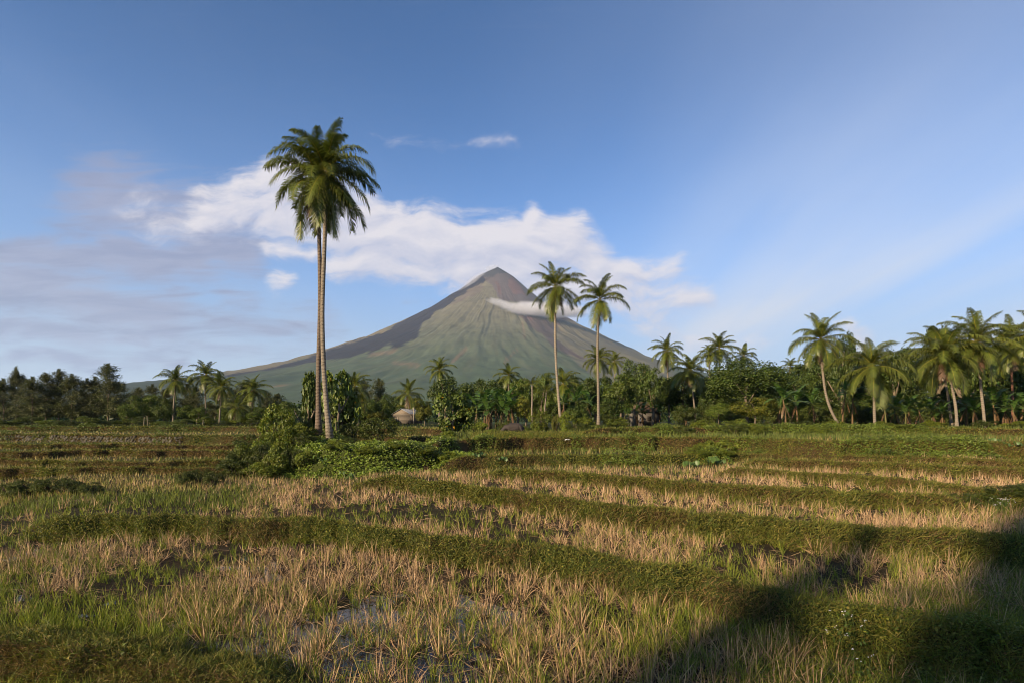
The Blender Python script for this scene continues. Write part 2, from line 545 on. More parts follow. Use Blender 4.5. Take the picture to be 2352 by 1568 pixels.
def terrain(X, Y):
    """height and 'bankness' (0 field, 1 bank) at world X, Y"""
    X, Y = np.asarray(X, float), np.asarray(Y, float)
    Yc = np.maximum(Y, 5.0)
    vx = CX + F * np.clip(X / Yc, -1.6, 1.6)
    z = np.zeros_like(Yc)
    bank = np.zeros_like(Yc)
    brown = np.zeros_like(Yc)
    for b in BUNDS:
        yb = b.line(vx)
        fd = b.fade(vx)
        w = b.w
        s = sstep(Y, yb - w, yb) * fd
        z = z * (1 - s) + b.zb * s
        rg = np.exp(-((Y - yb - 0.1) / b.ridge) ** 2) * fd
        z = z + (b.zc - b.zb) * rg
        k = fd * np.where(Y < yb, sstep(Y, yb - w * 1.35, yb - w * 0.7), 1 - sstep(Y, yb + b.ridge * 0.6, yb + b.ridge * 1.7))
        brown = np.where(k > bank, b.brown, brown)
        bank = np.maximum(bank, k)
    # ground behind the banks
    far = sstep(Y, 95, 130)
    left = 1 - sstep(vx, 1000, 1100)
    z = z + far * (0.4 * left - 0.62 * (1 - left) * (1 - sstep(vx, 1600, 1750)) )
    # relief
    z = z + (1 - bank * 0.5) * 0.11 * (fbm(X * 0.9, Y * 0.9, 31, 4) - 0.5) + bank * 0.24 * (fbm(X * 1.6, Y * 1.6, 37, 4) - 0.5)
    # wet hollow in the nearest paddy
    z = z - .055 * sstep(vx, 150, 420) * (1 - sstep(vx, 950, 1450)) * sstep(Y, 7.4, 8.6) * (1 - sstep(Y, 10.5, 13.5))
    # mound under the two tall palms
    d = np.sqrt(((X - MOUND_C[0]) / MOUND_R[0]) ** 2 + ((Y - MOUND_C[1]) / MOUND_R[1]) ** 2) + 0.10 * (fbm(X * 0.6, Y * 0.6, 41, 3) - 0.5)
    mz = 2.15 * (1 - sstep(d, 0.62, 1.0)) + 0.25 * (fbm(X * .8, Y * .8, 43, 3) - 0.5)
    dp = np.hypot(X - PALM_XY[0], Y - PALM_XY[1])
    mz = mz + 0.75 * np.exp(-(dp / 1.8) ** 2)
    z = np.where(d < 1.0, np.maximum(z, mz), z)
    bank = np.maximum(bank, 1 - sstep(d, 0.95, 1.05))
    return z, bank, brown, d


def H(X, Y): return terrain(X, Y)[0]


def build_ground():
    u = np.concatenate([-np.geomspace(6, 1.0, 14), np.linspace(-0.96, 0.96, 310), np.geomspace(1.0, 6, 14)])
    ys = np.concatenate([np.linspace(-90, 3, 14), np.geomspace(4.5, 160, 560), np.geomspace(170, 13000, 26)])
    s = np.where(ys > 12, ys, np.where(ys > 4, 12, 12 + (4 - ys)))
    U, Yg = np.meshgrid(u, ys)
    X = U * s[:, None]
    z, bank, brown, d = terrain(X, Yg)
    # soil colours: wet mud in the nearest paddy, drier soil beyond, banks brown or green in patches
    nz = fbm(X * 0.35, Yg * 0.35, 51, 4)
    nf = fbm(X * 3.0, Yg * 3.0, 52, 3)
    mud, dry, grn, brn = np.array([.034, .024, .014]), np.array([.060, .048, .022]), np.array([.040, .050, .013]), np.array([.055, .036, .017])
    wet = 1 - sstep(Yg, 24, 42)
    c = mud * wet[..., None] + dry * (1 - wet[..., None])
    gmix = sstep(Yg, 52, 72) * 0.8 + 0.25 * sstep(nz, .45, .6)
    c = c * (1 - gmix[..., None]) + grn * gmix[..., None]
    bm = sstep(nz + (brown - .5) * .5, .38, .62)[..., None]
    cb = grn * (1 - bm) + brn * bm
    c = c * (1 - bank[..., None]) + cb * bank[..., None]
    c = c * (0.6 + 0.8 * nf[..., None])
    R, Cn = X.shape
    V = np.stack([X, Yg, z], -1).reshape(-1, 3)
    i, j = np.meshgrid(np.arange(R - 1), np.arange(Cn - 1), indexing='ij')
    a = i * Cn + j
    Q = np.stack([a, a + 1, a + Cn + 1, a + Cn], -1).reshape(-1, 4)
    me = make_mesh("ground", V, [Q], c.reshape(-1, 3), True)
    o = link("ground", me, attr_mat("soil", 0.9, 0, 0.08, 0, 9.0, 0.5, 0.8))
    tag(o, "terraced rice field ground with low earth banks between the paddies", kind='structure')


build_ground()


def strip(vx0, vx1, n, ylo, yhi, z):
    vx = np.linspace(vx0, vx1, n)
    lo, hi = ylo(vx), yhi(vx)
    k = 6
    V, Q = [], []
    for i in range(k + 1):
        y = lo + (hi - lo) * i / k
        V.append(np.stack([X_at(vx, y), y, np.full(n, z)], -1))
    V = np.concatenate(V)
    for i in range(k):
        a = i * n + np.arange(n - 1)
        Q.append(np.stack([a, a + 1, a + n + 1, a + n], -1))
    return V, np.concatenate(Q)


def water_mat():
    m = bpy.data.materials.new("paddy_water")
    m.use_nodes = True
    p = m.node_tree.nodes['Principled BSDF']
    p.inputs['Base Color'].default_value = (0.012, 0.010, 0.007, 1)
    p.inputs['Roughness'].default_value = 0.06
    p.inputs['IOR'].default_value = 1.333
    t = NT(m.node_tree)
    tc = t.n('ShaderNodeTexCoord')
    b = t.n('ShaderNodeBump')
    b.inputs['Strength'].default_value = 0.12
    b.inputs['Distance'].default_value = 0.02
    t.put(b.inputs['Height'], t.noise(tc.outputs['Object'], 6.0, 3))
    t.put(p.inputs['Normal'], b.outputs[0])
    return m


M_water = water_mat()
V, Q = strip(-500, 2900, 120, lambda v: np.full_like(v, 4.6), lambda v: np.minimum(BUNDS[1].line(v), 24), -0.022)
wobj = link("water", make_mesh("water", V, [Q]), M_water)
tag(wobj, "shallow dark water standing among the stubble of the nearest paddy", kind='structure')
V, Q = strip(1000, 2600, 100, lambda v: BUNDS[1].line(v) + .2, lambda v: BUNDS[2].line(v) - .2, 0.281)
wobj = link("water", make_mesh("water", V, [Q]), M_water)
tag(wobj, "thin puddles between the first and second grassy banks", kind='structure')


# ------------------------------------------------------------------ volcano, hills
def build_volcano():
    PY, PX = 9000.0, X_at(1143, 9000.0)
    px = 9000.0 / F
    left = np.array([(0, 353), (14, 346), (45, 330), (95, 289), (195, 228), (295, 175), (445, 122), (605, 84), (755, 66), (950, 56), (1145, 47), (1500, 38), (1900, 25), (2400, 0)], float) * px
    right = np.array([(0, 353), (11, 346), (38, 328), (75, 293), (155, 224), (255, 172), (345, 123), (450, 84), (600, 54), (800, 33), (1100, 15), (1600, 0), (2400, 0)], float) * px
    front = np.array([(0, 2432), (80, 2385), (310, 2240), (650, 1980), (1340, 1530), (2030, 1150), (3000, 740), (4000, 430), (5000, 230), (6000, 90), (7000, 25), (8000, 0), (17000, 0)], float)
    th = np.concatenate([np.linspace(.35, PI - .35, 60, endpoint=False), np.linspace(PI - .35, 2 * PI + .35, 760, endpoint=False)])
    r = np.concatenate([[0], np.geomspace(25, 9500, 210)])
    R, T = np.meshgrid(r, th, indexing='ij')
    c, s = np.cos(T), np.sin(T)             # +x right, +y away
    pl, pr, pf = np.interp(R, left[:, 0], left[:, 1]), np.interp(R, right[:, 0], right[:, 1]), np.interp(R, front[:, 0], front[:, 1])
    wl, wr = np.clip(-c, 0, 1) ** 2.2, np.clip(c, 0, 1) ** 2.2
    wf = np.clip(1 - wl - wr, 0, 1)
    z = pl * wl + pr * wr + pf * wf
    # gullies run down the slope, wandering a little
    a = T * 9 + 0.9 * (fbm(R / 800.0, T * 7, 59, 3) - .5) * sstep(R, 200, 1500)
    g = 0
    for k, (fr, am) in enumerate(((1.6, 1.0), (3.7, .55), (8.3, .22))):
        n = vnoise(np.mod(a * fr, 9 * 2 * PI * fr), R / (1500.0 / (k + 1)), 60 + k)
        g = g + am * (np.abs(2 * n - 1) - 0.5)
    amp = 27 * sstep(R, 350, 2000) * (1 - 0.65 * sstep(R, 2600, 5500))
    z = z + g * amp
    X, Y = PX + R * c, PY + R * s
    z = z + 70 * (fbm(X / 300.0, Y / 300.0, 71, 5) - 0.5) * sstep(R, 100, 1200) + 20 * (fbm(X / 60., Y / 60., 73, 3) - .5) * sstep(R, 300, 2500)
    z = z - 8 * sstep(R, 7000, 9500) - 6
    V = np.stack([X, Y, z], -1)
    vx, vy = CX + F * X / Y, HY - F * (z - CAMZ) / Y

    def cap(ax, ay, bx, by, rad):
        bax, bay = bx - ax, by - ay
        h = np.clip(((vx - ax) * bax + (vy - ay) * bay) / max(bax * bax + bay * bay, 1e-6), 0, 1)
        return np.clip(1 - np.hypot(vx - ax - bax * h, vy - ay - bay * h) / rad, 0, 1)
    nz = fbm(X / 330.0, (Y * .5 + z) / 330.0, 81, 5)
    n2 = fbm(X / 90.0, (Y * .5 + z) / 90.0, 83, 4)
    st = fbm(T * 60 + 3 * fbm(R / 700.0, T * 6, 86, 3), R / 900.0, 85, 4)       # streaks down the slope
    hi = sstep(z, 300, 1700)
    green = np.array([.060, .088, .046]) * (1 - hi[..., None]) + np.array([.128, .118, .080]) * hi[..., None]
    col = green * (0.45 + 0.6 * n2[..., None] + .5 * fbm(X / 35., (Y * .5 + z) / 35., 87, 3)[..., None])
    col = col * (1 - .22 * sstep(st, .5, .7)[..., None]) + np.array([.12, .105, .065]) * .22 * sstep(st, .5, .7)[..., None]

    def paint(mask, cc, lo=.25, hi_=.55, k=1.0):
        nonlocal col
        f = (sstep(mask + (nz - .5) * .55 + (n2 - .5) * .4, lo, hi_) * (mask > 0) * k)[..., None]
        col = col * (1 - f) + np.asarray(cc) * (0.8 + .4 * st[..., None]) * f

    def zp(pts):                               # outline measured on an enlarged view of the mountain
        return np.array([((900 + a / 1.3067) / 1.7415, (1000 + b / 1.3067) / 1.7415) for a, b in pts])

    jx, jy = (nz - .5) * 16 + (n2 - .5) * 12, (st - .5) * 10 + (n2 - .5) * 8
    facing = (s < .45)

    def inside(pts):
        q = zp(pts)
        px_, py_ = vx + jx, vy + jy
        r_ = np.zeros(vx.shape, bool)
        k = len(q)
        for a in range(k):
            (x0, y0), (x1, y1) = q[a], q[(a + 1) % k]
            if y0 == y1: continue
            hit = ((y0 > py_) != (y1 > py_)) & (px_ < (x1 - x0) * (py_ - y0) / (y1 - y0) + x0)
            r_ ^= hit
        return r_ & facing

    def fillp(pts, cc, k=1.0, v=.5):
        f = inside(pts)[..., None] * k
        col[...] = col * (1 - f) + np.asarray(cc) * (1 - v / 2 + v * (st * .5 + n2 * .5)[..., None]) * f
    # dark woods on the low left skirt
    wood = ((1 - sstep(z, 420, 760)) * (1 - sstep(X, -3200, -1500)))[..., None]
    col[...] = col * (1 - wood * .8) + np.array([.030, .042, .026]) * (.6 + .8 * n2[..., None]) * wood * .8
    # dry brownish right flank
    fillp([(1640, 300), (1900, 330), (2300, 560), (2400, 700), (1990, 700), (1800, 560), (1700, 420)], (.125, .108, .075), .7)
    # bare brown-red upper cone, its dark tip and red gully
    fillp([(1340, 140), (1380, 60), (1460, 60), (1560, 150), (1720, 260), (1800, 300), (1700, 330), (1560, 280), (1440, 262), (1408, 225), (1392, 180), (1365, 165)], (.096, .076, .076), .95)
    fillp([(1490, 130), (1530, 170), (1570, 235), (1520, 230), (1480, 180)], (.165, .085, .070), .7)
    fillp([(1405, 165), (1425, 165), (1450, 235), (1425, 225)], (.12, .058, .048), .6)
    fillp([(1330, 135), (1370, 100), (1410, 60), (1440, 60), (1490, 122), (1440, 126), (1385, 140)], (.040, .040, .046), .9)
    # rosy streams under the collar of cloud and down the right side
    fillp([(1480, 312), (1650, 325), (1780, 340), (1920, 350), (1990, 410), (1900, 396), (1790, 365), (1745, 385), (1705, 450), (1765, 500), (1900, 585), (1870, 578), (1715, 510), (1655, 440), (1595, 400), (1535, 350)], (.062, .042, .044), .85)
    fillp([(1560, 345), (1600, 345), (1605, 362), (1560, 362)], (.12, .055, .05), .6)
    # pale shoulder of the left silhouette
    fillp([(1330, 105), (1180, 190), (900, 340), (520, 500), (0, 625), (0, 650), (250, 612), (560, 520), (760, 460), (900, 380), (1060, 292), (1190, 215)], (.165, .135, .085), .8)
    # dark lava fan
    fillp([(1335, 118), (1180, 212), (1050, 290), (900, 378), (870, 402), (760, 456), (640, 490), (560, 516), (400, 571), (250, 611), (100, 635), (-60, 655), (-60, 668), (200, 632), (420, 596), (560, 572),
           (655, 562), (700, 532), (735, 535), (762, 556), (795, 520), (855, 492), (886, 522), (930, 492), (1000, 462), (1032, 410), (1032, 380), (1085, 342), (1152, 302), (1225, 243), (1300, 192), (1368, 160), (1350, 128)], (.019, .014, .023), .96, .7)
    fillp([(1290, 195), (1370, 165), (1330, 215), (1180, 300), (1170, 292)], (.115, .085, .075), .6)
    # a few bare fields and landslips low down
    for q in ((850, 815, 905, 806, 8), (905, 832, 960, 838, 8), (630, 884, 655, 888, 5), (1040, 830, 1070, 800, 6), (1200, 740, 1205, 775, 4), (1190, 800, 1160, 830, 4)):
        paint(cap(*q), (.17, .12, .075), .25, .7, .7)
    i, j = np.meshgrid(np.arange(len(r) - 1), np.arange(len(th)), indexing='ij')
    nn = len(th)
    j2 = (j + 1) % nn
    Q = np.stack([i * nn + j, (i + 1) * nn + j, (i + 1) * nn + j2, i * nn + j2], -1).reshape(-1, 4)
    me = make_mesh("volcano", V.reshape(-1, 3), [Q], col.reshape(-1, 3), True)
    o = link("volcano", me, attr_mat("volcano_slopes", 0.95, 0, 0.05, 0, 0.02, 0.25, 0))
    tag(o, "tall conical volcano with green slopes and a dark lava fan", "volcano", kind='structure')


build_volcano()


# ------------------------------------------------------------------ plant pieces
def frond_mesh(seed, elev, L=4.7, droop=78, pairs=78, dead=False):
    r = np.random.default_rng(seed)
    n = 11
    t = np.linspace(0, 1, n)
    ang = np.radians(np.maximum(elev - droop * t ** 1.5, -88))
    ds = L / (n - 1)
    x = np.concatenate([[0], np.cumsum(np.cos(ang[:-1]) * ds)])
    z = np.concatenate([[0], np.cumsum(np.sin(ang[:-1]) * ds)])
    side = 0.10 * L * (r.random() - .5) * t ** 2
    P = np.stack([x, side, z], -1)
    acc = Acc()
    rib = np.array([.30, .25, .04]) if not dead else np.array([.16, .085, .045])
    tube(acc, P, 0.055 * (1 - t * 0.88), 3, rib, False)
    tl = np.linspace(0.10, 0.99, pairs)
    bx = np.stack([np.interp(tl, t, P[:, k]) for k in range(3)], -1)
    tan = norm(np.stack([np.interp(tl, t, np.gradient(P[:, k])) for k in range(3)], -1))
    lat = norm(np.cross(tan, np.array([0, 0, 1.0]) + 0.001))
    up = np.cross(lat, tan)
    prof = np.interp(tl, [0, .1, .35, .7, 1], [.35, .6, 1, .82, .32]) * L * 0.27
    for s in (-1, 1):
        jit = r.normal(size=(pairs, 3)) * 0.10
        fwd = np.interp(tl, [0, 1], [.35, 1.0])[:, None]
        d = norm(lat * s * 1.0 + tan * fwd + up * r.uniform(.05, .45, (pairs, 1)) + jit)
        keep = r.random(pairs) > (0.06 if not dead else 0.3)
        ln = prof * r.uniform(.8, 1.1, pairs)
        g = np.array([0, 0, -1.0])
        hang = r.uniform(.6, 1.25, (pairs, 1)) if not dead else r.uniform(.8, 1.1, (pairs, 1))
        mid = bx + d * ln[:, None] * .55 + g * ln[:, None] * .10 * hang
        tip = bx + d * ln[:, None] * .88 + g * ln[:, None] * .62 * hang
        w = 0.034
        base_c = np.array([.102, .130, .020]) if not dead else np.array([.115, .060, .032])
        tip_c = np.array([.165, .172, .034]) if not dead else np.array([.14, .08, .045])
        f = r.uniform(.75, 1.25, (pairs, 1))
        V = np.stack([bx - tan * w, bx + tan * w, mid - tan * w, mid + tan * w, tip], 1)[keep]
        k = len(V)
        C = np.stack([base_c * f, base_c * f, base_c * f, base_c * f, tip_c * f], 1)[keep]
        b = np.arange(k)[:, None] * 5
        acc.add(V.reshape(-1, 3), b + np.array([[2, 3, 4]]), b + np.array([[0, 1, 3, 2]]), C.reshape(-1, 3))
    return acc.mesh("frond")


ELEV = [84, 74, 62, 50, 38, 24, 10, -6, -22, -40, -58]
FROND = {e: [frond_mesh(100 + i * 3 + k, e, droop=(58 if e > 70 else 78 if e > 20 else 68 if e > -10 else 46) + 14 * k) for k in range(3)] for i, e in enumerate(ELEV)}
DEAD = [frond_mesh(300 + k, -62, L=3.4, droop=26, pairs=44, dead=True) for k in range(2)]
for lst in FROND.values():
    for me in lst: me.materials.append(M_frond)
for me in DEAD: me.materials.append(M_frond)


def ico(acc, c, r, col, sub=1, squash=1.0):
    bm = bmesh.new()
    bmesh.ops.create_icosphere(bm, subdivisions=sub, radius=1)
    V = np.array([v.co[:] for v in bm.verts]) * np.array([r, r, r * squash])
    T = [[v.index for v in f.verts] for f in bm.faces]
    bm.free()
    acc.add(V + np.asarray(c), T, None, col)


a = Acc(); ico(a, (0, 0, 0), .13, (.15, .16, .03), 1, 1.25)
NUT_G = a.mesh("coconut", True); NUT_G.materials.append(M_fruit)
a = Acc(); ico(a, (0, 0, 0), .13, (.36, .15, .02), 1, 1.25)
NUT_Y = a.mesh("coconut", True); NUT_Y.materials.append(M_fruit)


def coconut_palm(path, Y, label, crown=1.0, n=26, nuts=6, yellow=False, dead=1, trunk_w=0.24, group=None, sway=0.0, low=-58, seed=None, cat="coconut palm", name="coconut_palm", hi=86, barkcol=(.225, .19, .148)):
    """path: (vx, vy) pixels from base to head, at distance Y"""
    r = random.Random(seed if seed is not None else hash((path[0][0], Y)) & 0xffff)
    P = np.array([[X_at(vx, Y), Y, Z_at(vy, Y)] for vx, vy in path], float)
    base = P[0].copy()
    gz = float(H(np.array([base[0]]), np.array([base[1]]))[0])
    base[2] = min(base[2], gz) if base[2] - gz < 3 else gz
    P[0, 2] = base[2] - 0.1
    root = thing(name, label, cat, tuple(base), group)
    # smooth path
    k = len(P)
    tt = np.linspace(0, 1, 18)
    d = np.concatenate([[0], np.cumsum(np.linalg.norm(np.diff(P, axis=0), axis=1))]); d /= d[-1]
    if k >= 3:
        deg = min(3, k - 1)
        pts = np.stack([np.polyval(np.polyfit(d, P[:, i], deg), tt) for i in range(3)], -1)
    else:
        pts = np.stack([np.interp(tt, d, P[:, i]) for i in range(3)], -1)
    pts[:, 0] += 0.05 * np.sin(tt * 7 + seed_of(r)) * np.sin(tt * PI)
    rad = trunk_w * np.interp(tt, [0, .03, .10, .2, 1], [1.9, 1.6, 1.15, 1.0, .78])
    rad = rad * (1 + .05 * np.sin(tt * 90))
    acc = Acc()
    f = r.uniform(.85, 1.1)
    tube(acc, pts - base, rad, 10, np.array(barkcol) * f)
    link("trunk", acc.mesh("trunk", True), M_palmbark, root)
    head = pts[-1] - base
    a0 = r.uniform(0, 6.28)
    ang = 2.39996
    for i in range(n):
        q = (i + .5) / n
        e = hi - (hi - low) * q ** 1.05 + r.uniform(-6, 6)
        key = min(FROND, key=lambda v: abs(v - e))
        o = link("frond", r.choice(FROND[key]), None, root)
        o.location = tuple(head + np.array([0, 0, .25 * (1 - q)]))
        o.rotation_euler = (r.uniform(-.12, .12), r.uniform(-.08, .08), a0 + ang * i + r.uniform(-.25, .25))
        s = crown * r.uniform(.86, 1.08) * (0.80 + .2 * min(1, q * 3))
        o.scale = (s, s, s)
    for i in range(dead):
        o = link("dead_frond", r.choice(DEAD), None, root)
        o.location = tuple(head - np.array([0, 0, .15]))
        o.rotation_euler = (0, 0, r.uniform(0, 6.28) if i else -1.9)
        s = crown * r.uniform(.8, 1.05)
        o.scale = (s, s, s)
    for i in range(nuts):
        o = link("coconut", NUT_Y if yellow else NUT_G, None, root)
        t = i * 2.1 + a0
        o.location = tuple(head + np.array([math.cos(t) * .38, math.sin(t) * .38, -.25 - .12 * (i % 3)]))
        o.scale = (crown,) * 3
    return root


def seed_of(r): return r.uniform(0, 6.28)


# ---- crowns built from leaf clumps, unit size (radius about 1)
def lobe_crown(seed, nleaf=5200, leaf=.085, lobes=16, flat=1.0, base=(.040, .066, .014), hue=.25, fill=.86, top_bias=0.3, yellow=0.0, aspect=.55, droop=.2):
    r = np.random.default_rng(seed)
    acc = Acc()
    C = norm(r.normal(size=(lobes, 3)))
    C[:, 2] = C[:, 2] * .8 + top_bias * .5
    C = C * r.uniform(.35, .68, (lobes, 1))
    rad = r.uniform(.26, .46, lobes)
    per = (rad ** 2 / (rad ** 2).sum() * nleaf).astype(int)
    base = np.array(base) * np.array([1.75, 1.45, 1.1])
    for i in range(lobes):
        n = per[i]
        # sub-clumps on the lobe surface
        m = max(6, n // 26)
        S = norm(r.normal(size=(m, 3)) + norm(C[i:i + 1]) * .6 + np.array([0, 0, .25]))
        pick = r.integers(0, m, n)
        out = norm(S[pick] + r.normal(size=(n, 3)) * .24)
        P = C[i] + out * rad[i] * r.uniform(.62, 1.05, (n, 1))
        N = norm(out * .7 + np.array([0, 0, .5]) + r.normal(size=(n, 3)) * .55)
        D = norm(np.cross(N, r.normal(size=(n, 3))) + np.array([0, 0, -droop]))
        f = (r.uniform(.8, 1.2) * (0.85 + .35 * r.random(m)[pick]))[:, None] * r.uniform(.75, 1.25, (n, 1))
        h = r.normal(size=(n, 1)) * hue
        col = base * f * np.concatenate([1 + h * .6, 1 + h * .15, 1 - h * .2], 1)
        if yellow > 0:
            yl = r.random(n) < yellow
            col[yl] = np.array([.50, .27, .02]) * r.uniform(.7, 1.1, (yl.sum(), 1))
        P[:, 2] *= flat
        leaves(acc, P, D, N, leaf * r.uniform(.7, 1.3, n), leaf * aspect * r.uniform(.8, 1.2, n), np.clip(col, .004, 1))
    me = acc.mesh("crown")
    me.materials.append(M_leaf)
    return me


def feather_crown(seed, n=6200, base=(.066, .074, .024)):
    """casuarina-like: upright tapering crown of fine drooping needles; unit height 0..1, radius about .35"""
    r = np.random.default_rng(seed)
    acc = Acc()
    nb = 70
    h0 = np.sort(r.uniform(.08, .97, nb))
    for i in range(nb):
        h = h0[i]
        az = r.uniform(0, 2 * PI)
        ln = (.36 * (1 - h) ** .65 + .05) * r.uniform(.65, 1.15)
        k = max(30, int(n / nb * (1.25 - .6 * h)))
        t = r.uniform(.1, 1, k)
        rise = .42
        P = np.stack([np.cos(az) * ln * t, np.sin(az) * ln * t, h + ln * t * rise - .1 * t ** 3 * ln], -1)
        P += r.normal(size=(k, 3)) * .022
        D = norm(np.stack([np.cos(az) * .5 + r.normal(size=k) * .45, np.sin(az) * .5 + r.normal(size=k) * .45, r.uniform(-.9, .55, k)], -1))
        N = r.normal(size=(k, 3))
        f = (r.uniform(.75, 1.3)) * r.uniform(.7, 1.3, (k, 1))
        leaves(acc, P, D, N, r.uniform(.035, .075, k), r.uniform(.006, .011, k), np.array(base) * f, .05)
    k = 260                                             # leading shoots
    t = r.uniform(0, 1, k)
    P = np.stack([r.normal(size=k) * .012 * (1.4 - t), r.normal(size=k) * .012 * (1.4 - t), .86 + .17 * t], -1)
    D = norm(np.stack([r.normal(size=k) * .6, r.normal(size=k) * .6, np.full(k, .5)], -1))
    leaves(acc, P, D, r.normal(size=(k, 3)), .05, .008, np.array(base), .05)
    me = acc.mesh("crown")
    me.materials.append(M_leaf)
    return me


CROWN_DARK = [lobe_crown(400 + i, 5600, .080, 17, .92, (.032, .058, .012)) for i in range(4)]
CROWN_MID = [lobe_crown(420 + i, 5200, .085, 15, .95, (.048, .082, .014)) for i in range(4)]
CROWN_YEL = [lobe_crown(440 + i, 5000, .080, 15, .9, (.066, .085, .012)) for i in range(2)]
CROWN_BIG = [lobe_crown(450 + i, 2300, .135, 14, 1.0, (.046, .078, .018), .2, .8, .3, .008, .95) for i in range(2)]
FEATHER_SPARSE = [feather_crown(510 + i, 2300) for i in range(3)]
CROWN_FLAT = [lobe_crown(460, 11000, .055, 30, .9, (.034, .062, .013), .2, .86, .75)]
BUSH = [lobe_crown(470 + i, 3400, .095, 12, .85, (.066, .100, .013), .25, .86, .3, 0, .6) for i in range(3)]
BUSH_DARK = [lobe_crown(480 + i, 3600, .085, 12, .85, (.034, .054, .011), .2, .86, .3, 0, .5) for i in range(2)]
FEATHER = [feather_crown(500 + i) for i in range(4)]


def trunk_mesh(seed, h=1.0, r0=.045, limbs=4, col=(.15, .12, .085)):
    r = np.random.default_rng(seed)
    acc = Acc()
    t = np.linspace(0, 1, 7)
    off = np.cumsum(r.normal(size=(7, 2)) * .018, 0)
    P = np.stack([off[:, 0] - off[0, 0], off[:, 1] - off[0, 1], t * h], -1)
    tube(acc, P, r0 * np.interp(t, [0, .1, 1], [1.4, 1, .45]), 7, col)
    for k in range(limbs):
        i = 2 + k % 4
        az = k * 2.4 + r.uniform(-.4, .4)
        e = np.array([np.cos(az) * .30, np.sin(az) * .30, .34]) * r.uniform(.7, 1.1)
        s = np.linspace(0, 1, 4)[:, None]
        tube(acc, P[i] + e * s + np.array([0, 0, .05]) * s ** 2, r0 * .55 * (1 - .65 * s[:, 0]), 5, col)
    me = acc.mesh("trunk", True)
    me.materials.append(M_bark)
    return me


TRUNKS = [trunk_mesh(600 + i) for i in range(4)]


def tree(name, label, cat, vx, vtop, Y, width, crowns, vbase=None, hfrac=.72, group=None, seed=0, trunk=True, xy=None, height=None, wx=None):
    """broadleaf tree: crown top at pixel row vtop, crown width in pixels, at distance Y"""
    r = random.Random(seed * 7919 + int(vx) * 13 + int(Y))
    x, y = (X_at(vx, Y), Y) if xy is None else xy
    gz = float(H(np.array([x]), np.array([y]))[0])
    zt = Z_at(vtop, Y) if height is None else gz + height
    h = zt - gz
    w = width * Y / F if wx is None else wx
    root = thing(name, label, cat, (x, y, gz - .05), group)
    ch = h * hfrac
    if trunk:
        tk = link("trunk", r.choice(TRUNKS), None, root)
        tk.scale = (h * .5, h * .5, h * .62)
        tk.rotation_euler = (0, 0, r.uniform(0, 6.28))
    cr = link("crown", r.choice(crowns), None, root)
    cr.scale = (w / 2 * 1.12, w / 2 * 1.12, ch / 2 * 1.05)
    cr.location = (0, 0, h - ch / 2)
    cr.rotation_euler = (0, 0, r.uniform(0, 6.28))
    return root


def casuarina(label, vx, vtop, Y, width, seed=0, group="feathery trees on the left", crowns=None):
    r = random.Random(seed * 31 + int(vx))
    x, y = X_at(vx, Y), Y
    gz = float(H(np.array([x]), np.array([y]))[0])
    h = Z_at(vtop, Y) - gz
    root = thing("casuarina_tree", label, "tree", (x, y, gz - .05), group)
    tk = link("trunk", r.choice(TRUNKS), None, root)
    tk.scale = (h * .3, h * .3, h * .6)
    cr = link("crown", r.choice(crowns or FEATHER), None, root)
    w = width * Y / F
    cr.scale = (w / .62, w / .62, h * 1.0)
    cr.rotation_euler = (0, 0, r.uniform(0, 6.28))
    return root


# ---- banana
def banana_leaf(seed, elev, L=2.5, W=.62, dry=False):
    r = np.random.default_rng(seed)
    n = 15
    t = np.linspace(0, 1, n)
    ang = np.radians(np.maximum(elev - (70 if not dry else 20) * t ** 1.4, -85))
    ds = L / (n - 1)
    P = np.stack([np.concatenate([[0], np.cumsum(np.cos(ang[:-1]) * ds)]), np.zeros(n), np.concatenate([[0], np.cumsum(np.sin(ang[:-1]) * ds)])], -1)
    acc = Acc()
    tube(acc, P, .028 * (1 - .8 * t), 3, (.13, .16, .04) if not dry else (.2, .11, .05), False)
    tan = norm(np.gradient(P, axis=0))
    lat = np.array([0, 1.0, 0])
    wprof = np.interp(t, [0, .14, .2, .5, .85, 1], [0, .03, .6, 1, .8, .1]) * W / 2
    base = np.array([.062, .125, .022]) if not dry else np.array([.15, .09, .045])
    for s in (-1, 1):
        for k in range(2, n - 1):
            g = r.uniform(.1, .5) if not dry else r.uniform(.6, 1.1)
            a, b = P[k], P[k] + (P[k + 1] - P[k]) * (.97 if r.random() > .35 else .7)
            wa, wb = wprof[k], wprof[k + 1]
            if dry: wa, wb = wa * .4, wb * .4
            up = np.cross(tan[k], lat)
            oa = lat * s * wa + tan[k] * wa * .25 - np.array([0, 0, 1]) * wa * g + up * wa * .3
            ob = lat * s * wb + tan[k] * wb * .25 - np.array([0, 0, 1]) * wb * g + up * wb * .3
            acc.add([a, b, b + ob, a + oa], None, [[0, 1, 2, 3]], base * r.uniform(.75, 1.3))
    me = acc.mesh("leaf")
    me.materials.append(M_banana)
    return me


BLEAF = {e: [banana_leaf(700 + i * 2 + k, e) for k in range(2)] for i, e in enumerate((82, 68, 52, 34, 16))}
BDRY = [banana_leaf(720 + k, -60, 1.5, .5, True) for k in range(2)]


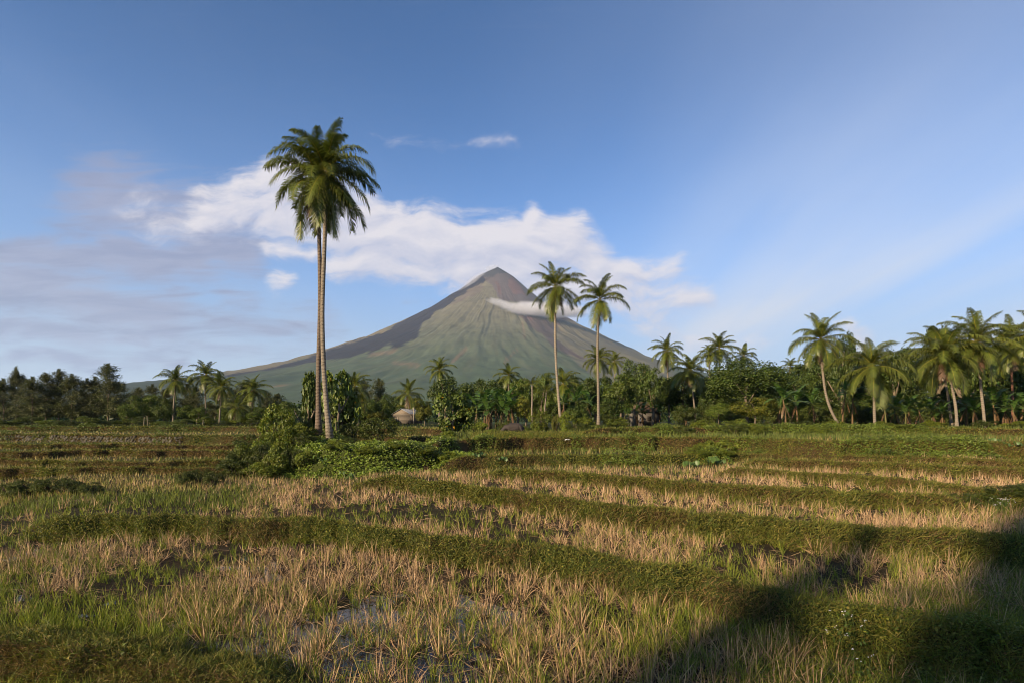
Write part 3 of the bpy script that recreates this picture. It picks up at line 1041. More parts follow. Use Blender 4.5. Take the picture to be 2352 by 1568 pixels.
def banana(label, vx, vtop, Y, seed=0, group="banana plants under the trees", n=9, dry=3):
    r = random.Random(seed * 101 + int(vx) * 7)
    x, y = X_at(vx, Y), Y
    gz = float(H(np.array([x]), np.array([y]))[0])
    h = max(2.4, Z_at(vtop, Y) - gz)
    s = min(1.25, max(.75, h / 4.2)) * 1.12
    st = max(1.0, h - 1.55 * s)
    root = thing("banana_plant", label, "banana plant", (x, y, gz - .03), group)
    acc = Acc()
    t = np.linspace(0, 1, 6)
    lean = r.uniform(-.12, .12)
    P = np.stack([lean * st * t ** 2, np.zeros(6), t * st], -1)
    tube(acc, P, .15 * np.interp(t, [0, 1], [1, .5]), 7, (.13, .085, .045) if r.random() < .6 else (.10, .10, .04))
    link("stem", acc.mesh("stem", True), M_bark, root)
    a0 = r.uniform(0, 6.28)
    for i in range(n):
        e = 84 - 74 * (i / (n - 1)) + r.uniform(-7, 7)
        key = min(BLEAF, key=lambda v: abs(v - e))
        o = link("leaf", r.choice(BLEAF[key]), None, root)
        o.location = (P[-1][0], 0, st)
        o.rotation_euler = (r.uniform(-.15, .15), 0, a0 + i * 2.4 + r.uniform(-.3, .3))
        q = s * r.uniform(.85, 1.1)
        o.scale = (q, q, q)
    for i in range(dry):
        o = link("dry_leaf", r.choice(BDRY), None, root)
        o.location = (P[-1][0] * .8, 0, st * r.uniform(.75, .95))
        o.rotation_euler = (0, 0, r.uniform(0, 6.28))
        o.scale = (s, s, s)
    return root


# ------------------------------------------------------------------ the palms
PG = "coconut palms"
coconut_palm([(732, 996), (731, 850), (735, 689), (732, 560), (729, 415)], 42.0, "tall coconut palm with the straighter browner trunk of the pair on the bushy mound", .96, 25, 5, True, 4, .165, PG, seed=5, low=-66, barkcol=(.15, .115, .088))
coconut_palm([(759, 1008), (746, 900), (744, 689), (744, 560), (748, 394)], 41.4, "tall coconut palm with the paler trunk curving at its foot on the mound", .96, 26, 4, False, 2, .165, PG, seed=8, low=-66, barkcol=(.205, .175, .138))
coconut_palm([(1290, 985), (1284, 945), (1279, 830), (1274, 720), (1276, 660)], 80.0, "tall slim coconut palm with its foot wrapped in pale creeper, left of its twin", 1.02, 25, 7, False, 3, .19, PG, seed=21, low=-64)
coconut_palm([(1375, 981), (1373, 860), (1374, 760), (1378, 690)], 79.0, "tall slim coconut palm with a bare pale foot, right of its creeper-wrapped twin", .98, 21, 5, False, 2, .19, PG, seed=22, low=-52)
coconut_palm([(1537, 972), (1535, 890), (1532, 806)], 112.0, "coconut palm with orange nuts and a slim straight trunk by the thatched hut", .92, 25, 8, True, 3, .17, PG, seed=31)
coconut_palm([(1597, 972), (1592, 900), (1586, 852)], 104.0, "bushy coconut palm leaning slightly left beside the umbrella-shaped tree", 1.08, 27, 5, False, 2, .17, PG, seed=32)
coconut_palm([(1652, 950), (1652, 800)], 132.0, "coconut palm rising behind the umbrella-shaped tree with its crown in the sky", 1.12, 24, 3, False, 1, .17, PG, seed=33)
coconut_palm([(1628, 950), (1629, 812)], 128.0, "small dense fan-topped palm tucked left of the crown above the umbrella tree", .62, 24, 0, False, 1, .17, PG, seed=34)
coconut_palm([(1709, 950), (1709, 818)], 140.0, "palm whose upper fronds only just clear the umbrella-shaped tree", .95, 20, 0, False, 0, .17, PG, seed=35)
coconut_palm([(1815, 950), (1815, 842)], 190.0, "small distant palm in the gap between the umbrella tree and the leaning palm", .98, 20, 0, False, 1, .17, PG, seed=36)
coconut_palm([(1934, 979), (1922, 968), (1906, 932), (1893, 881), (1887, 822), (1885, 782)], 74.0, "coconut palm with a strongly curved leaning trunk on the bank", 1.0, 27, 8, False, 1, .17, PG, seed=41, low=-62)
coconut_palm([(2010, 974), (2006, 900), (2002, 842)], 70.0, "low wide-crowned coconut palm with orange nuts right of the leaning palm", 1.12, 26, 9, True, 1, .17, PG, seed=42, low=-60)
coconut_palm([(2198, 984), (2188, 891), (2176, 840), (2168, 815)], 70.0, "wide coconut palm with brown dead fronds hanging down its trunk", 1.14, 29, 5, False, 5, .17, PG, seed=43, low=-55)
coconut_palm([(2186, 976), (2176, 900), (2150, 806)], 80.0, "palm partly hidden behind the one with hanging dead fronds", 1.15, 24, 2, False, 1, .17, PG, seed=44)
coconut_palm([(2262, 976), (2254, 890), (2243, 788)], 71.0, "tall full-crowned coconut palm before the dark trees near the frame edge", 1.10, 29, 6, False, 1, .17, PG, seed=45, low=-60)
coconut_palm([(2326, 972), (2324, 860), (2322, 790)], 84.0, "shaded palm with a reddish trunk behind the big full-crowned one", 1.12, 24, 2, False, 3, .17, PG, seed=46, barkcol=(.22, .11, .07))
coconut_palm([(2395, 972), (2392, 860), (2390, 775)], 72.0, "palm at the frame edge of which only the fronds reach into view", 1.15, 24, 4, False, 1, .17, PG, seed=47)
LG = "coconut palms of the row on the left"
coconut_palm([(397, 972), (400, 920), (404, 873)], 125.0, "first coconut palm of the left row, standing apart from the others", .96, 25, 4, False, 1, .165, LG, seed=51)
coconut_palm([(473, 972), (472, 910), (473, 862)], 126.0, "tallest coconut palm of the left row with a straight pale trunk", .98, 26, 4, True, 2, .165, LG, seed=52)
coconut_palm([(504, 972), (506, 930), (509, 888)], 122.0, "coconut palm with drooping fronds close against the tallest of the left row", .92, 25, 3, False, 3, .16, LG, seed=53)
coconut_palm([(578, 968), (580, 930), (582, 896)], 122.0, "bushy low coconut palm nearest the mound in the left row", .95, 27, 3, True, 1, .165, LG, seed=54)
coconut_palm([(545, 968), (544, 936)], 112.0, "short young palm in the undergrowth of the left row", .8, 20, 0, False, 1, .2, LG, seed=55)
MG = "coconut palms among the middle trees"
coconut_palm([(809, 966), (811, 920), (815, 888)], 98.0, "coconut palm with windblown fronds just right of the big-leaved tree", .84, 22, 3, False, 2, .15, MG, seed=61)
coconut_palm([(822, 966), (826, 945), (832, 922)], 102.0, "slim young palm with a curved white trunk by the red-roofed house", .5, 16, 0, False, 2, .12, MG, seed=62)
coconut_palm([(1009, 950), (1009, 850)], 120.0, "palm whose fronds rise behind the round dark mango tree", .84, 22, 0, False, 0, .15, MG, seed=63)
coconut_palm([(1167, 950), (1168, 862)], 135.0, "lone slender palm standing clear above the banana clump", .86, 22, 2, False, 1, .15, MG, seed=64)
coconut_palm([(1374, 950), (1374, 826)], 130.0, "distant palm seen right behind the bare-footed twin trunk", .95, 24, 2, False, 1, .15, MG, seed=65)
coconut_palm([(1413, 950), (1411, 830)], 150.0, "small distant palm peeping over the tree beside the bare-footed twin", .85, 20, 2, False, 1, .15, MG, seed=66)
coconut_palm([(1297, 960), (1294, 882)], 110.0, "low palm with pale fronds behind the creeper-wrapped trunk", .95, 22, 2, True, 1, .15, MG, seed=67)
coconut_palm([(938, 958), (938, 905)], 128.0, "ragged low palm behind the wooden shack", .95, 18, 0, False, 2, .15, MG, seed=68, low=-30)
AG = "slender areca palms"
coconut_palm([(1224, 980), (1222, 930), (1222, 884)], 82.0, "slender areca palm with a thin white trunk near the buffalo", .42, 12, 0, False, 0, .13, AG, seed=71, name="areca_palm", cat="areca palm", hi=80, low=-10)
coconut_palm([(1250, 975), (1252, 940), (1255, 898)], 86.0, "shorter areca palm just left of the creeper-wrapped palm", .42, 12, 0, False, 0, .11, AG, seed=72, name="areca_palm", cat="areca palm", hi=80, low=-10)

# ------------------------------------------------------------------ trees
BG = "broadleaf trees of the grove"
# big-leaved trees (heart-shaped leaves, some yellow)
tree("big_leaf_tree", "big-leaved tree with a few yellow leaves behind the two tall trunks", "tree", 778, 838, 48, 92, CROWN_BIG, hfrac=.95, seed=1)
tree("big_leaf_tree", "narrower big-leaved tree on the left side of the two tall trunks", "tree", 712, 842, 49, 62, CROWN_BIG, hfrac=.95, seed=2)
tree("big_leaf_tree", "big-leaved bush with scattered yellow leaves below the round mango tree", "tree", 1040, 893, 62, 96, CROWN_BIG, hfrac=1.0, seed=3)
# middle
tree("mango_tree", "round dense dark mango tree beside the wooden shack", "tree", 1020, 846, 95, 88, CROWN_DARK, hfrac=.9, seed=4)
mid = [
    ("bright green tree over the left end of the banana clump", 1122, 856, 108, 70, CROWN_DARK),
    ("small pale green tree between the lone palm and the areca palms", 1088, 888, 100, 56, CROWN_MID),
    ("tree with a lumpy crown left of the areca palm", 1190, 858, 112, 64, CROWN_MID),
    ("layered tree behind the creeper-wrapped palm trunk", 1246, 846, 112, 66, CROWN_MID),
    ("small-topped tree between the two twin trunks, farther one", 1322, 846, 118, 50, CROWN_DARK),
    ("dense round tree between the two twin trunks, nearer one", 1345, 856, 100, 72, CROWN_DARK),
    ("leafy tree directly right of the bare-footed twin trunk", 1425, 848, 98, 86, CROWN_MID),
    ("tallest tree of the middle grove, above the thatched hut", 1456, 806, 110, 84, CROWN_DARK),
    ("tree hanging over the thatched hut roof", 1500, 828, 108, 74, CROWN_DARK),
    ("yellowish bush-like tree behind the thin areca trunks", 1208, 900, 90, 64, CROWN_YEL),
    ("low dark tree at the foot of the bare-footed twin", 1395, 905, 92, 80, CROWN_DARK),
    ("low dark tree between the twins' feet", 1325, 918, 88, 70, CROWN_DARK),
]
for i, (lb, vx, vt, Y, w, cr) in enumerate(mid):
    tree("broadleaf_tree", lb, "tree", vx, vt, Y, w, cr, hfrac=.86, group=BG, seed=20 + i)
# right
tree("umbrella_tree", "wide umbrella-shaped dark tree with its limbs showing below the crown", "tree", 1714, 815, 92, 196, CROWN_FLAT, hfrac=.80, group=BG, seed=40)
tree("mango_tree", "low olive-green mango tree under the umbrella-shaped tree", "tree", 1735, 904, 80, 104, CROWN_YEL, hfrac=.85, group=BG, seed=41)
right = [
    ("small dark tree filling the gap left of the umbrella tree", 1640, 880, 96, 70, CROWN_DARK),
    ("leafy tree with a bare thin stem under the umbrella tree", 1650, 918, 86, 60, CROWN_MID),
    ("tree with its crown behind the leaning palm's head", 1938, 735, 96, 74, CROWN_DARK),
    ("dark tree in the dip between leaning palm and umbrella tree", 1838, 842, 100, 90, CROWN_DARK),
    ("dark tree straight behind the leaning palm's trunk", 1900, 806, 104, 100, CROWN_DARK),
    ("dark tree right of the leaning palm's head", 1975, 772, 100, 80, CROWN_DARK),
    ("tree topping the skyline between the low wide palm and the dead-fronded palm", 2055, 772, 102, 80, CROWN_DARK),
    ("tree showing above the palm with hanging dead fronds", 2155, 722, 104, 80, CROWN_DARK),
    ("dark tree behind the full-crowned palm", 2210, 760, 100, 90, CROWN_DARK),
    ("tall dark tree at the frame edge behind the palms", 2300, 738, 98, 110, CROWN_DARK),
    ("last dark tree at the frame edge", 2375, 730, 96, 100, CROWN_DARK),
]
for i, (lb, vx, vt, Y, w, cr) in enumerate(right):
    tree("broadleaf_tree", lb, "tree", vx, vt, Y, w, cr, hfrac=.9, group=BG, seed=60 + i)
FILL = "dark filler trees deep in the grove"
for i, vx in enumerate(range(1570, 2440, 52)):
    vt = 838 + 20 * math.sin(i * 2.3)
    if vx > 1860: vt = 796 + 24 * math.sin(i * 1.7)
    tree("broadleaf_tree", f"dark back-row tree of the right-hand grove, {ORD[i]} one counting right from the thatched hut", "tree", vx, vt, 112 + 9 * math.sin(i * 1.3), 118, CROWN_DARK, hfrac=.95, group=FILL, seed=90 + i)
for i, vx in enumerate(range(1790, 2440, 60)):
    tree("broadleaf_tree", f"low dark understorey tree of the right-hand grove, {ORD[i]} one counting right from the umbrella tree", "tree", vx, 892 + 14 * math.sin(i * 2.1), 98 + 4 * math.sin(i * 3), 104, CROWN_DARK, hfrac=1.0, group="understorey trees of the right-hand grove", seed=130 + i)
for i, vx in enumerate(range(1080, 1560, 48)):
    tree("broadleaf_tree", f"mid-green back-row tree of the middle grove, {ORD[i]} one counting right from the mango tree", "tree", vx, 860 + 12 * math.sin(i * 1.9), 132 + 8 * math.sin(i), 98, CROWN_DARK, hfrac=.95, group="back-row trees of the middle grove", seed=160 + i)
SHACK_TREES = ["dark rounded tree right of the red-roofed house", "mid-green tree between the two roofs near the mound", "dark tree close behind the shack's left gable", "small yellowish tree left of the plank shack",
               "small mid-green tree directly right of the rusty shed", "olive tree behind the shack roof", "olive tree rising right of the shack roof", "narrow yellow-green tree hugging the mango's left side",
               "dark tree behind the red-roofed house", "dark tree seen between the tall trunks and the big-leaved tree", "distant dark tree above the shack's left trees", "distant dark tree above the rusty shed"]
for i, (vx, vt, Y, w, cr) in enumerate([(850, 905, 112, 66, CROWN_DARK), (880, 915, 118, 58, CROWN_MID), (905, 922, 138, 60, CROWN_DARK), (868, 935, 104, 50, CROWN_YEL), (842, 930, 106, 46, CROWN_MID),
                                         (940, 915, 142, 70, CROWN_YEL), (965, 905, 138, 60, CROWN_YEL), (975, 925, 104, 44, CROWN_YEL), (800, 900, 120, 70, CROWN_DARK), (770, 890, 130, 80, CROWN_DARK), (895, 895, 160, 70, CROWN_DARK), (830, 905, 150, 70, CROWN_DARK)]):
    tree("broadleaf_tree", SHACK_TREES[i], "tree", vx, vt, Y, w, cr, hfrac=.95, group="trees round the wooden shack", seed=190 + i)
# left: feathery casuarinas then rounder trees
cas = [(-25, 862, 132, 64), (8, 872, 126, 60), (40, 856, 134, 62), (75, 868, 124, 66), (105, 860, 128, 74), (135, 852, 130, 70), (165, 862, 127, 72), (200, 872, 138, 60), (218, 868, 130, 62), (272, 880, 140, 60)]
for i, (vx, vt, Y, w) in enumerate(cas):
    casuarina(f"dark feathery casuarina of the dense far-left clump, {ORD[i]} one counting from the left", vx, vt, Y, w, i, "dense feathery casuarinas at the far left")
casuarina("wispy open-topped casuarina standing taller than the clump beside it", 248, 840, 128, 88, 55)
casuarina("slim pointed casuarina sticking up at the left end", 37, 846, 140, 30, 56)
for i, (vx, vt, Y, w) in enumerate([(318, 892, 150, 56), (350, 885, 156, 54), (430, 884, 160, 60), (450, 890, 152, 56), (385, 892, 150, 50), (530, 892, 150, 60), (560, 880, 160, 60), (610, 900, 150, 56), (640, 905, 140, 50), (495, 900, 140, 60), (745, 880, 150, 70), (835, 872, 165, 50), (870, 872, 170, 50)]):
    casuarina(f"soft grey-green feathery tree behind the left palms, {ORD[[0, 1, 3, 4, 2, 6, 7, 8, 9, 5, 10, 11, 12][i]]} one from the left", vx, vt, Y, w, 70 + i, "feathery trees behind the left palm row")
for i, (vx, vt, Y, w) in enumerate([(305, 905, 124, 60), (345, 900, 128, 70), (375, 912, 122, 50), (430, 925, 128, 60), (455, 930, 124, 50), (520, 935, 126, 60), (290, 928, 118, 40), (600, 930, 112, 70), (560, 935, 118, 50), (640, 925, 96, 60), (665, 915, 90, 50)]):
    tree("broadleaf_tree", f"small rounded green tree at the left field's edge, {ORD[[1, 2, 3, 4, 5, 6, 0, 8, 7, 9, 10][i]]} one from the left", "tree", vx, vt, Y, w, CROWN_MID, hfrac=.95, group="small rounded trees at the left field edge", seed=220 + i)

# ------------------------------------------------------------------ bananas
ban = [(1098, 905, 92), (1112, 896, 90), (1126, 902, 94), (1140, 893, 92), (1155, 900, 90), (1168, 892, 93), (1180, 905, 89), (1118, 915, 88), (1148, 912, 88)]
for i, (vx, vt, Y) in enumerate(ban):
    banana(f"banana plant of the large clump behind the buffalo, {ORD[[0, 1, 3, 4, 6, 7, 8, 2, 5][i]]} one from the left", vx, vt, Y, i, "banana clump behind the buffalo")
for i, (vx, vt, Y) in enumerate([(1296, 898, 96), (1318, 893, 95), (1345, 900, 96)]):
    banana(["left", "middle", "right"][i] + " one of three long-leaved banana plants between the twin trunks", vx, vt, Y, 20 + i, "banana plants between the twin palms")
for i, (vx, vt, Y) in enumerate([(1434, 930, 116), (1456, 920, 114), (1478, 922, 116), (1500, 918, 118), (1515, 926, 116), (1446, 935, 112)]):
    banana(f"banana plant before the thatched hut, {ORD[[0, 2, 3, 4, 5, 1][i]]} one from the left", vx, vt, Y, 30 + i, "banana plants before the thatched hut")
for i, (vx, vt, Y) in enumerate([(1805, 880, 76), (1832, 890, 82), (1790, 905, 84), (1935, 868, 84), (1958, 880, 86), (1870, 898, 88)]):
    banana(f"dark banana plant in the shade near the leaning palm, {ORD[[1, 2, 0, 4, 5, 3][i]]} one from the left", vx, vt, Y, 40 + i, "banana plants near the leaning palm")
for i, (vx, vt, Y) in enumerate([(2035, 908, 76), (2055, 905, 78), (2090, 910, 78), (2115, 912, 76), (2140, 915, 78), (2080, 925, 74), (2220, 898, 78), (2236, 905, 76), (2286, 890, 76), (2310, 905, 75), (2345, 900, 76), (2330, 918, 73), (2165, 925, 76)]):
    banana(f"sunlit banana plant under the right-hand palms, {ORD[[0, 1, 3, 4, 5, 2, 7, 8, 9, 10, 12, 11, 6][i]]} one from the left", vx, vt, Y, 60 + i, "banana plants under the right-hand palms")
for i, (vx, vt, Y) in enumerate([(1560, 928, 108), (1620, 932, 102), (1575, 935, 104)]):
    banana(f"small banana plant left of the umbrella tree, {ORD[[0, 2, 1][i]]} one from the left", vx, vt, Y, 80 + i, "small banana plants left of the umbrella tree")


# ------------------------------------------------------------------ shrubs
def shrub(label, vx, vtop, Y, width, meshes, seed=0, group=None, hk=1.0, name="shrub", cat="shrub", z0=None):
    r = random.Random(seed * 57 + int(vx))
    x, y = X_at(vx, Y), Y
    gz = float(H(np.array([x]), np.array([y]))[0]) if z0 is None else z0
    h = max(.5, Z_at(vtop, Y) - gz)
    root = thing(name, label, cat, (x, y, gz - .04), group)
    cr = link("foliage", r.choice(meshes), None, root)
    w = width * Y / F
    cr.scale = (w / 2 * 1.12, w / 2 * 1.12, h / 2 * 1.28 * hk)
    cr.location = (0, 0, h * .42)
    cr.rotation_euler = (0, 0, r.uniform(0, 6.28))
    acc = Acc()
    for k in range(4):
        a = k * 1.6
        tube(acc, [(0, 0, 0), (math.cos(a) * w * .12, math.sin(a) * w * .12, h * .35), (math.cos(a) * w * .25, math.sin(a) * w * .25, h * .7)], [.04, .03, .015], 5, (.05, .04, .028))
    link("stem", acc.mesh("stem"), M_bark, root)
    return root


MG2 = "shrubs on the palm mound"
UG = "dark low bushes added to close light gaps under the right-hand grove"
for i, (vx, vt, Y, w) in enumerate([(556, 1022, 38.2, 70), (604, 990, 39.2, 86), (648, 972, 40.2, 84), (694, 990, 39.4, 66), (722, 1000, 40.4, 40), (776, 1004, 40.0, 44), (806, 1000, 40.6, 56), (846, 1004, 40.8, 60), (912, 1004, 42, 56)]):
    shrub(f"creeper-clad bush heaped on the palm mound, {ORD[i]} one from the left", vx, vt, Y, w, BUSH if i % 3 else BUSH_DARK, 200 + i, "creeper bushes heaped on the palm mound")
for i, (vx, vt, Y, w) in enumerate([(700, 1026, 37.2, 60), (770, 1020, 37.6, 70), (850, 1028, 37.4, 64), (915, 1020, 38.4, 70), (975, 1026, 38.6, 64), (1030, 1030, 39.2, 60)]):
    shrub(f"ragged bush along the brow of the creeper hedge, {ORD[i]} one from the left", vx, vt, Y, w, BUSH, 220 + i, "ragged bushes along the brow of the creeper hedge", 1.1)
for i, (vx, vt, Y, w) in enumerate([(530, 1030, 37.6, 56), (566, 1012, 38.0, 70), (604, 1004, 38.0, 76), (640, 1016, 37.4, 66), (674, 1020, 37.4, 50)]):
    shrub(f"leafy bush filling the left flank of the palm mound, {ORD[i]} one from the left", vx, vt, Y, w, BUSH if i % 2 else BUSH_DARK, 260 + i, "bushes filling the left flank of the palm mound", 1.05)
shrub("dark leafy shrub at the left end of the palm mound", 568, 988, 40.5, 84, BUSH_DARK, 1, MG2)
shrub("pale-flowered creeper bush left of the two trunks", 652, 950, 42.5, 100, BUSH, 2, MG2)
shrub("lime-green broad-leaved bush at the upper left of the mound", 628, 915, 47, 86, BUSH, 3, MG2)
shrub("creeper bush directly against the browner trunk's foot", 700, 965, 41.5, 64, BUSH, 4, MG2)
shrub("dark bush with pale sprays at the right end of the mound", 868, 948, 43, 92, BUSH_DARK, 5, MG2)
shrub("small dark bush between the trunks and the right-end bush", 808, 962, 44, 64, BUSH_DARK, 6, MG2)
shrub("low dark scrub spilling off the mound's left foot", 545, 1045, 37, 100, BUSH_DARK, 7, MG2)
shrub("low green scrub between mound foot and stubble", 610, 1055, 36.4, 90, BUSH, 8, MG2)
shrub("bright vine-grown bush before the big-leaved bush", 1022, 985, 54, 84, BUSH, 9)
for i, (vx, vt, Y, w) in enumerate([(20, 1100, 29, 60), (68, 1093, 29.5, 66), (118, 1090, 29, 74), (165, 1095, 28.6, 66), (208, 1102, 28.4, 50)]):
    shrub(f"dark scrub bush on the near bank at the far left, {ORD[i]} one from the left", vx, vt, Y, w, BUSH_DARK, 10 + i, "dark scrub on the near bank at the far left", 1.05)
for i, (vx, vt, Y, w) in enumerate([(420, 1076, 32, 46), (455, 1070, 32.5, 54), (492, 1074, 32, 50)]):
    shrub(f"dark scrub bush in the patch left of the mound's foot, {ORD[i]} one from the left", vx, vt, Y, w, BUSH_DARK, 16 + i, "dark scrub left of the mound's foot", 1.05)
for i, (vx, vt, Y, w) in enumerate([(1592, 1018, 41.6, 46), (1632, 1004, 42.0, 60), (1672, 1006, 42.0, 56), (1610, 1030, 40.8, 50), (1660, 1028, 40.8, 54)]):
    shrub(f"bush of the vine heap on the middle bank, {ORD[[0, 2, 4, 1, 3][i]]} one from the left", vx, vt, Y, w, BUSH, 24 + i, "vine heap on the middle bank with taro at its foot", 1.1)
for i, (vx, vt, Y, w) in enumerate([(2210, 1138, 21.8, 60), (2258, 1124, 21.6, 74), (2310, 1116, 21.4, 80), (2360, 1112, 21.2, 90)]):
    shrub(f"dark weedy bush of the hummock at the right edge, {ORD[i]} one from the left", vx, vt, Y, w, BUSH_DARK, 20 + i, "dark weedy hummock at the right edge", 1.05)
shrub("yellow-green creeper heap at the foot of the creeper-wrapped palm", 1298, 940, 76, 42, BUSH, 14)
shrub("creeper swathe hanging on the foot of the wrapped palm", 1278, 940, 78.6, 24, CROWN_YEL, 15)
shrub("pale green creeper heap behind the buffalo's rump", 1212, 975, 66, 66, BUSH, 16)
shrub("bright bush left of the wrapped palm", 1240, 938, 80, 60, BUSH, 17)
shrub("little bush at the mid bank's edge left of the buffalo", 1130, 980, 62, 40, BUSH, 18)
shrub("low round bush by the mango trunk on the upper bank", 1690, 958, 72, 60, BUSH, 19)
for i, vx in enumerate(range(1570, 2440, 38)):
    shrub(f"dark low bush added to close light gaps under the right-hand grove, {ORD[i]} one counting right from the thatched hut", vx, 926 + 8 * math.sin(i * 2.9), 92 + 3 * math.sin(i * 1.9), 62, BUSH_DARK, 240 + i, UG, 1.05)  # row added to keep the gaps under the grove dark
EG = "weedy bushes along the upper bank"
for i, vx in enumerate([v for v in range(1330, 2400, 46) if not 1425 < v < 1515]):
    shrub(f"weedy green bush in the row along the upper bank, {ORD[i]} one from the left", vx + 12 * math.sin(i * 5), 968 + 8 * math.sin(i * 2.7), 66 + 5 * math.sin(i * 1.7) + 3, 58, BUSH if i % 3 else BUSH_DARK, 30 + i, EG)
for i, vx in enumerate(range(-20, 620, 44)):
    shrub(f"low bush at the foot of the left trees, {ORD[i]} one from the left", vx, 958 + 6 * math.sin(i * 2.2), 108 + 4 * math.sin(i * 1.1), 56, BUSH if i % 2 else BUSH_DARK, 80 + i, "low bushes at the foot of the left trees")
for i, (vx, vt, Y, w) in enumerate([(1085, 955, 84, 50), (1105, 962, 82, 40), (1160, 962, 80, 50), (1340, 950, 84, 60), (1400, 945, 88, 70), (1420, 955, 86, 50), (1402, 960, 92, 36)]):
    shrub(f"undergrowth bush at the foot of the middle grove, {ORD[[0, 1, 2, 3, 4, 5, 6][i]]} one from the left", vx, vt, Y, w, BUSH if i % 2 else BUSH_DARK, 120 + i, "undergrowth bushes of the middle grove")

# taro
def taro_leaf_mesh(seed):
    acc = Acc()
    n = 12
    a = np.linspace(0, 2 * PI, n, endpoint=False)
    rr = .5 * (1 + .35 * np.cos(a)) * (1 - .45 * np.exp(-((a - PI) / .35) ** 2))
    V = np.stack([rr * np.cos(a) * 1.2, rr * np.sin(a) * .95, .10 * np.abs(np.sin(a)) - .12 * np.cos(a) ** 2], -1)
    V = np.vstack([V, [[0, 0, 0]]])
    T = np.stack([np.arange(n), (np.arange(n) + 1) % n, np.full(n, n)], -1)
    acc.add(V, T, None, (.085, .15, .032))
    me = acc.mesh("leaf")
    me.materials.append(M_banana)
    return me


TARO = taro_leaf_mesh(0)


def taro(label, vx, vy, Y, n, size, seed, group="taro plants with large heart-shaped leaves"):
    r = random.Random(seed)
    x, y = X_at(vx, Y), Y
    gz = float(H(np.array([x]), np.array([y]))[0])
    zt = Z_at(vy, Y)
    root = thing("taro_plant", label, "taro plant", (x, y, gz - .02), group)
    acc = Acc()
    for k in range(n):
        az = r.uniform(0, 6.28)
        rad = size * r.uniform(.2, 1.0)
        hh = max(.3, zt - gz) * r.uniform(.65, 1.1)
        tip = np.array([math.cos(az) * rad, math.sin(az) * rad, hh])
        tube(acc, [(0, 0, 0), tip * np.array([.4, .4, .65]), tip], [.022, .018, .012], 4, (.09, .15, .05))
        o = link("leaf", TARO, None, root)
        o.location = tuple(tip)
        o.rotation_euler = (r.uniform(-.3, .3), r.uniform(.9, 1.5), -PI / 2 + r.uniform(-1.1, 1.1))
        q = size * r.uniform(.24, .46)
        o.scale = (q, q, q)
    link("petiole", acc.mesh("petiole"), M_leaf, root)


taro("three big taro leaves standing out of the mound's hedge", 748, 1040, 36.9, 4, .75, 1)
taro("dark taro leaves at the foot of the mound's hedge", 792, 1082, 35.0, 4, .6, 2)
taro("taro cluster at the foot of the vine-covered bush", 1580, 1058, 38.0, 12, .75, 3)
taro("scattered taro leaves low on the vine-covered bush", 1648, 1050, 39.0, 12, .9, 4)
taro("pale taro leaves at the edge of the stubble right of the mound", 1105, 1072, 38.5, 9, .6, 5)
taro("small taro leaves right of the pale stubble-edge ones", 1158, 1072, 38.5, 7, .5, 6)
taro("taro leaves high on the bank at the right edge", 2280, 1025, 42, 8, .8, 7)
taro("dark taro clump beside the right-hand paddy bank", 2330, 1052, 36, 9, .7, 8)
taro("single taro on the bank under the low wide palm", 1980, 1046, 40, 4, .5, 9)
taro("taro leaves under the dead-fronded palm's bank", 2110, 1020, 46, 5, .7, 10)


# ------------------------------------------------------------------ ground cover (nobody could count it)
def sample_field(n, y0, y1, vx0=-60, vx1=2412, hh=3.5):
    """points spread evenly over the picture of the ground between distances y0 and y1"""
    v0, v1 = F * hh / y1, F * hh / y0
    Y = F * hh / rng.uniform(v0, v1, n)
    vx = rng.uniform(vx0, vx1, n)
    return X_at(vx, Y), Y, vx


def clumps(acc, X, Y, Z, stalks, hmin, hmax, wpx, lean, cols, seg=2, spread=.06, broken=.0, droop=.05):
    n = len(X)
    i = np.repeat(np.arange(n), stalks)
    k = len(i)
    az = rng.uniform(0, 2 * PI, k)
    rr = spread * np.sqrt(rng.random(k))
    P = np.stack([X[i] + np.cos(az) * rr, Y[i] + np.sin(az) * rr, Z[i] - .02], -1)
    hk = rng.uniform(.75, 1.2, n)[i]
    L = rng.uniform(hmin, hmax, k) * hk
    tilt = np.abs(rng.normal(size=k)) * lean
    az2 = az + rng.normal(size=k) * .8
    D = np.stack([np.cos(az2) * np.sin(tilt), np.sin(az2) * np.sin(tilt), np.cos(tilt)], -1)
    bend = np.stack([np.cos(az2) * L * droop, np.sin(az2) * L * droop, -L * droop * .6], -1) * rng.uniform(.2, 1.5, (k, 1))
    br = rng.random(k) < broken
    bend[br] = np.stack([np.cos(az2[br]) * L[br] * .7, np.sin(az2[br]) * L[br] * .7, -L[br] * rng.uniform(.5, 1.0, br.sum())], -1)
    W = np.maximum(.0105, wpx * Y[i] / F)
    cols = np.asarray(cols)
    c = cols[rng.integers(0, len(cols), k)] * rng.uniform(.7, 1.25, (k, 1)) * rng.uniform(.85, 1.15, (n, 1))[i]
    blades(acc, P, D, L, W, c, bend, seg)


STRAW = [(.46, .30, .17), (.39, .25, .135), (.52, .36, .22), (.29, .175, .095), (.42, .29, .145)]
GREEN = [(.19, .225, .024), (.13, .175, .018), (.26, .27, .034), (.10, .14, .016)]
OLIVE = [(.17, .165, .028), (.125, .135, .022), (.20, .17, .04), (.085, .115, .018)]
BROWN = [(.17, .105, .040), (.14, .088, .032), (.20, .135, .050), (.13, .115, .03)]


def paddy_index(X, Y, vx):
    """which paddy: 0 nearest, 1 between first and second bank, 2.. beyond"""
    k = np.zeros(len(X), int)
    k += (Y > BUNDS[1].line(vx)).astype(int)
    k += ((Y > BUNDS[2].line(vx)) & (vx > 880)).astype(int)
    return k


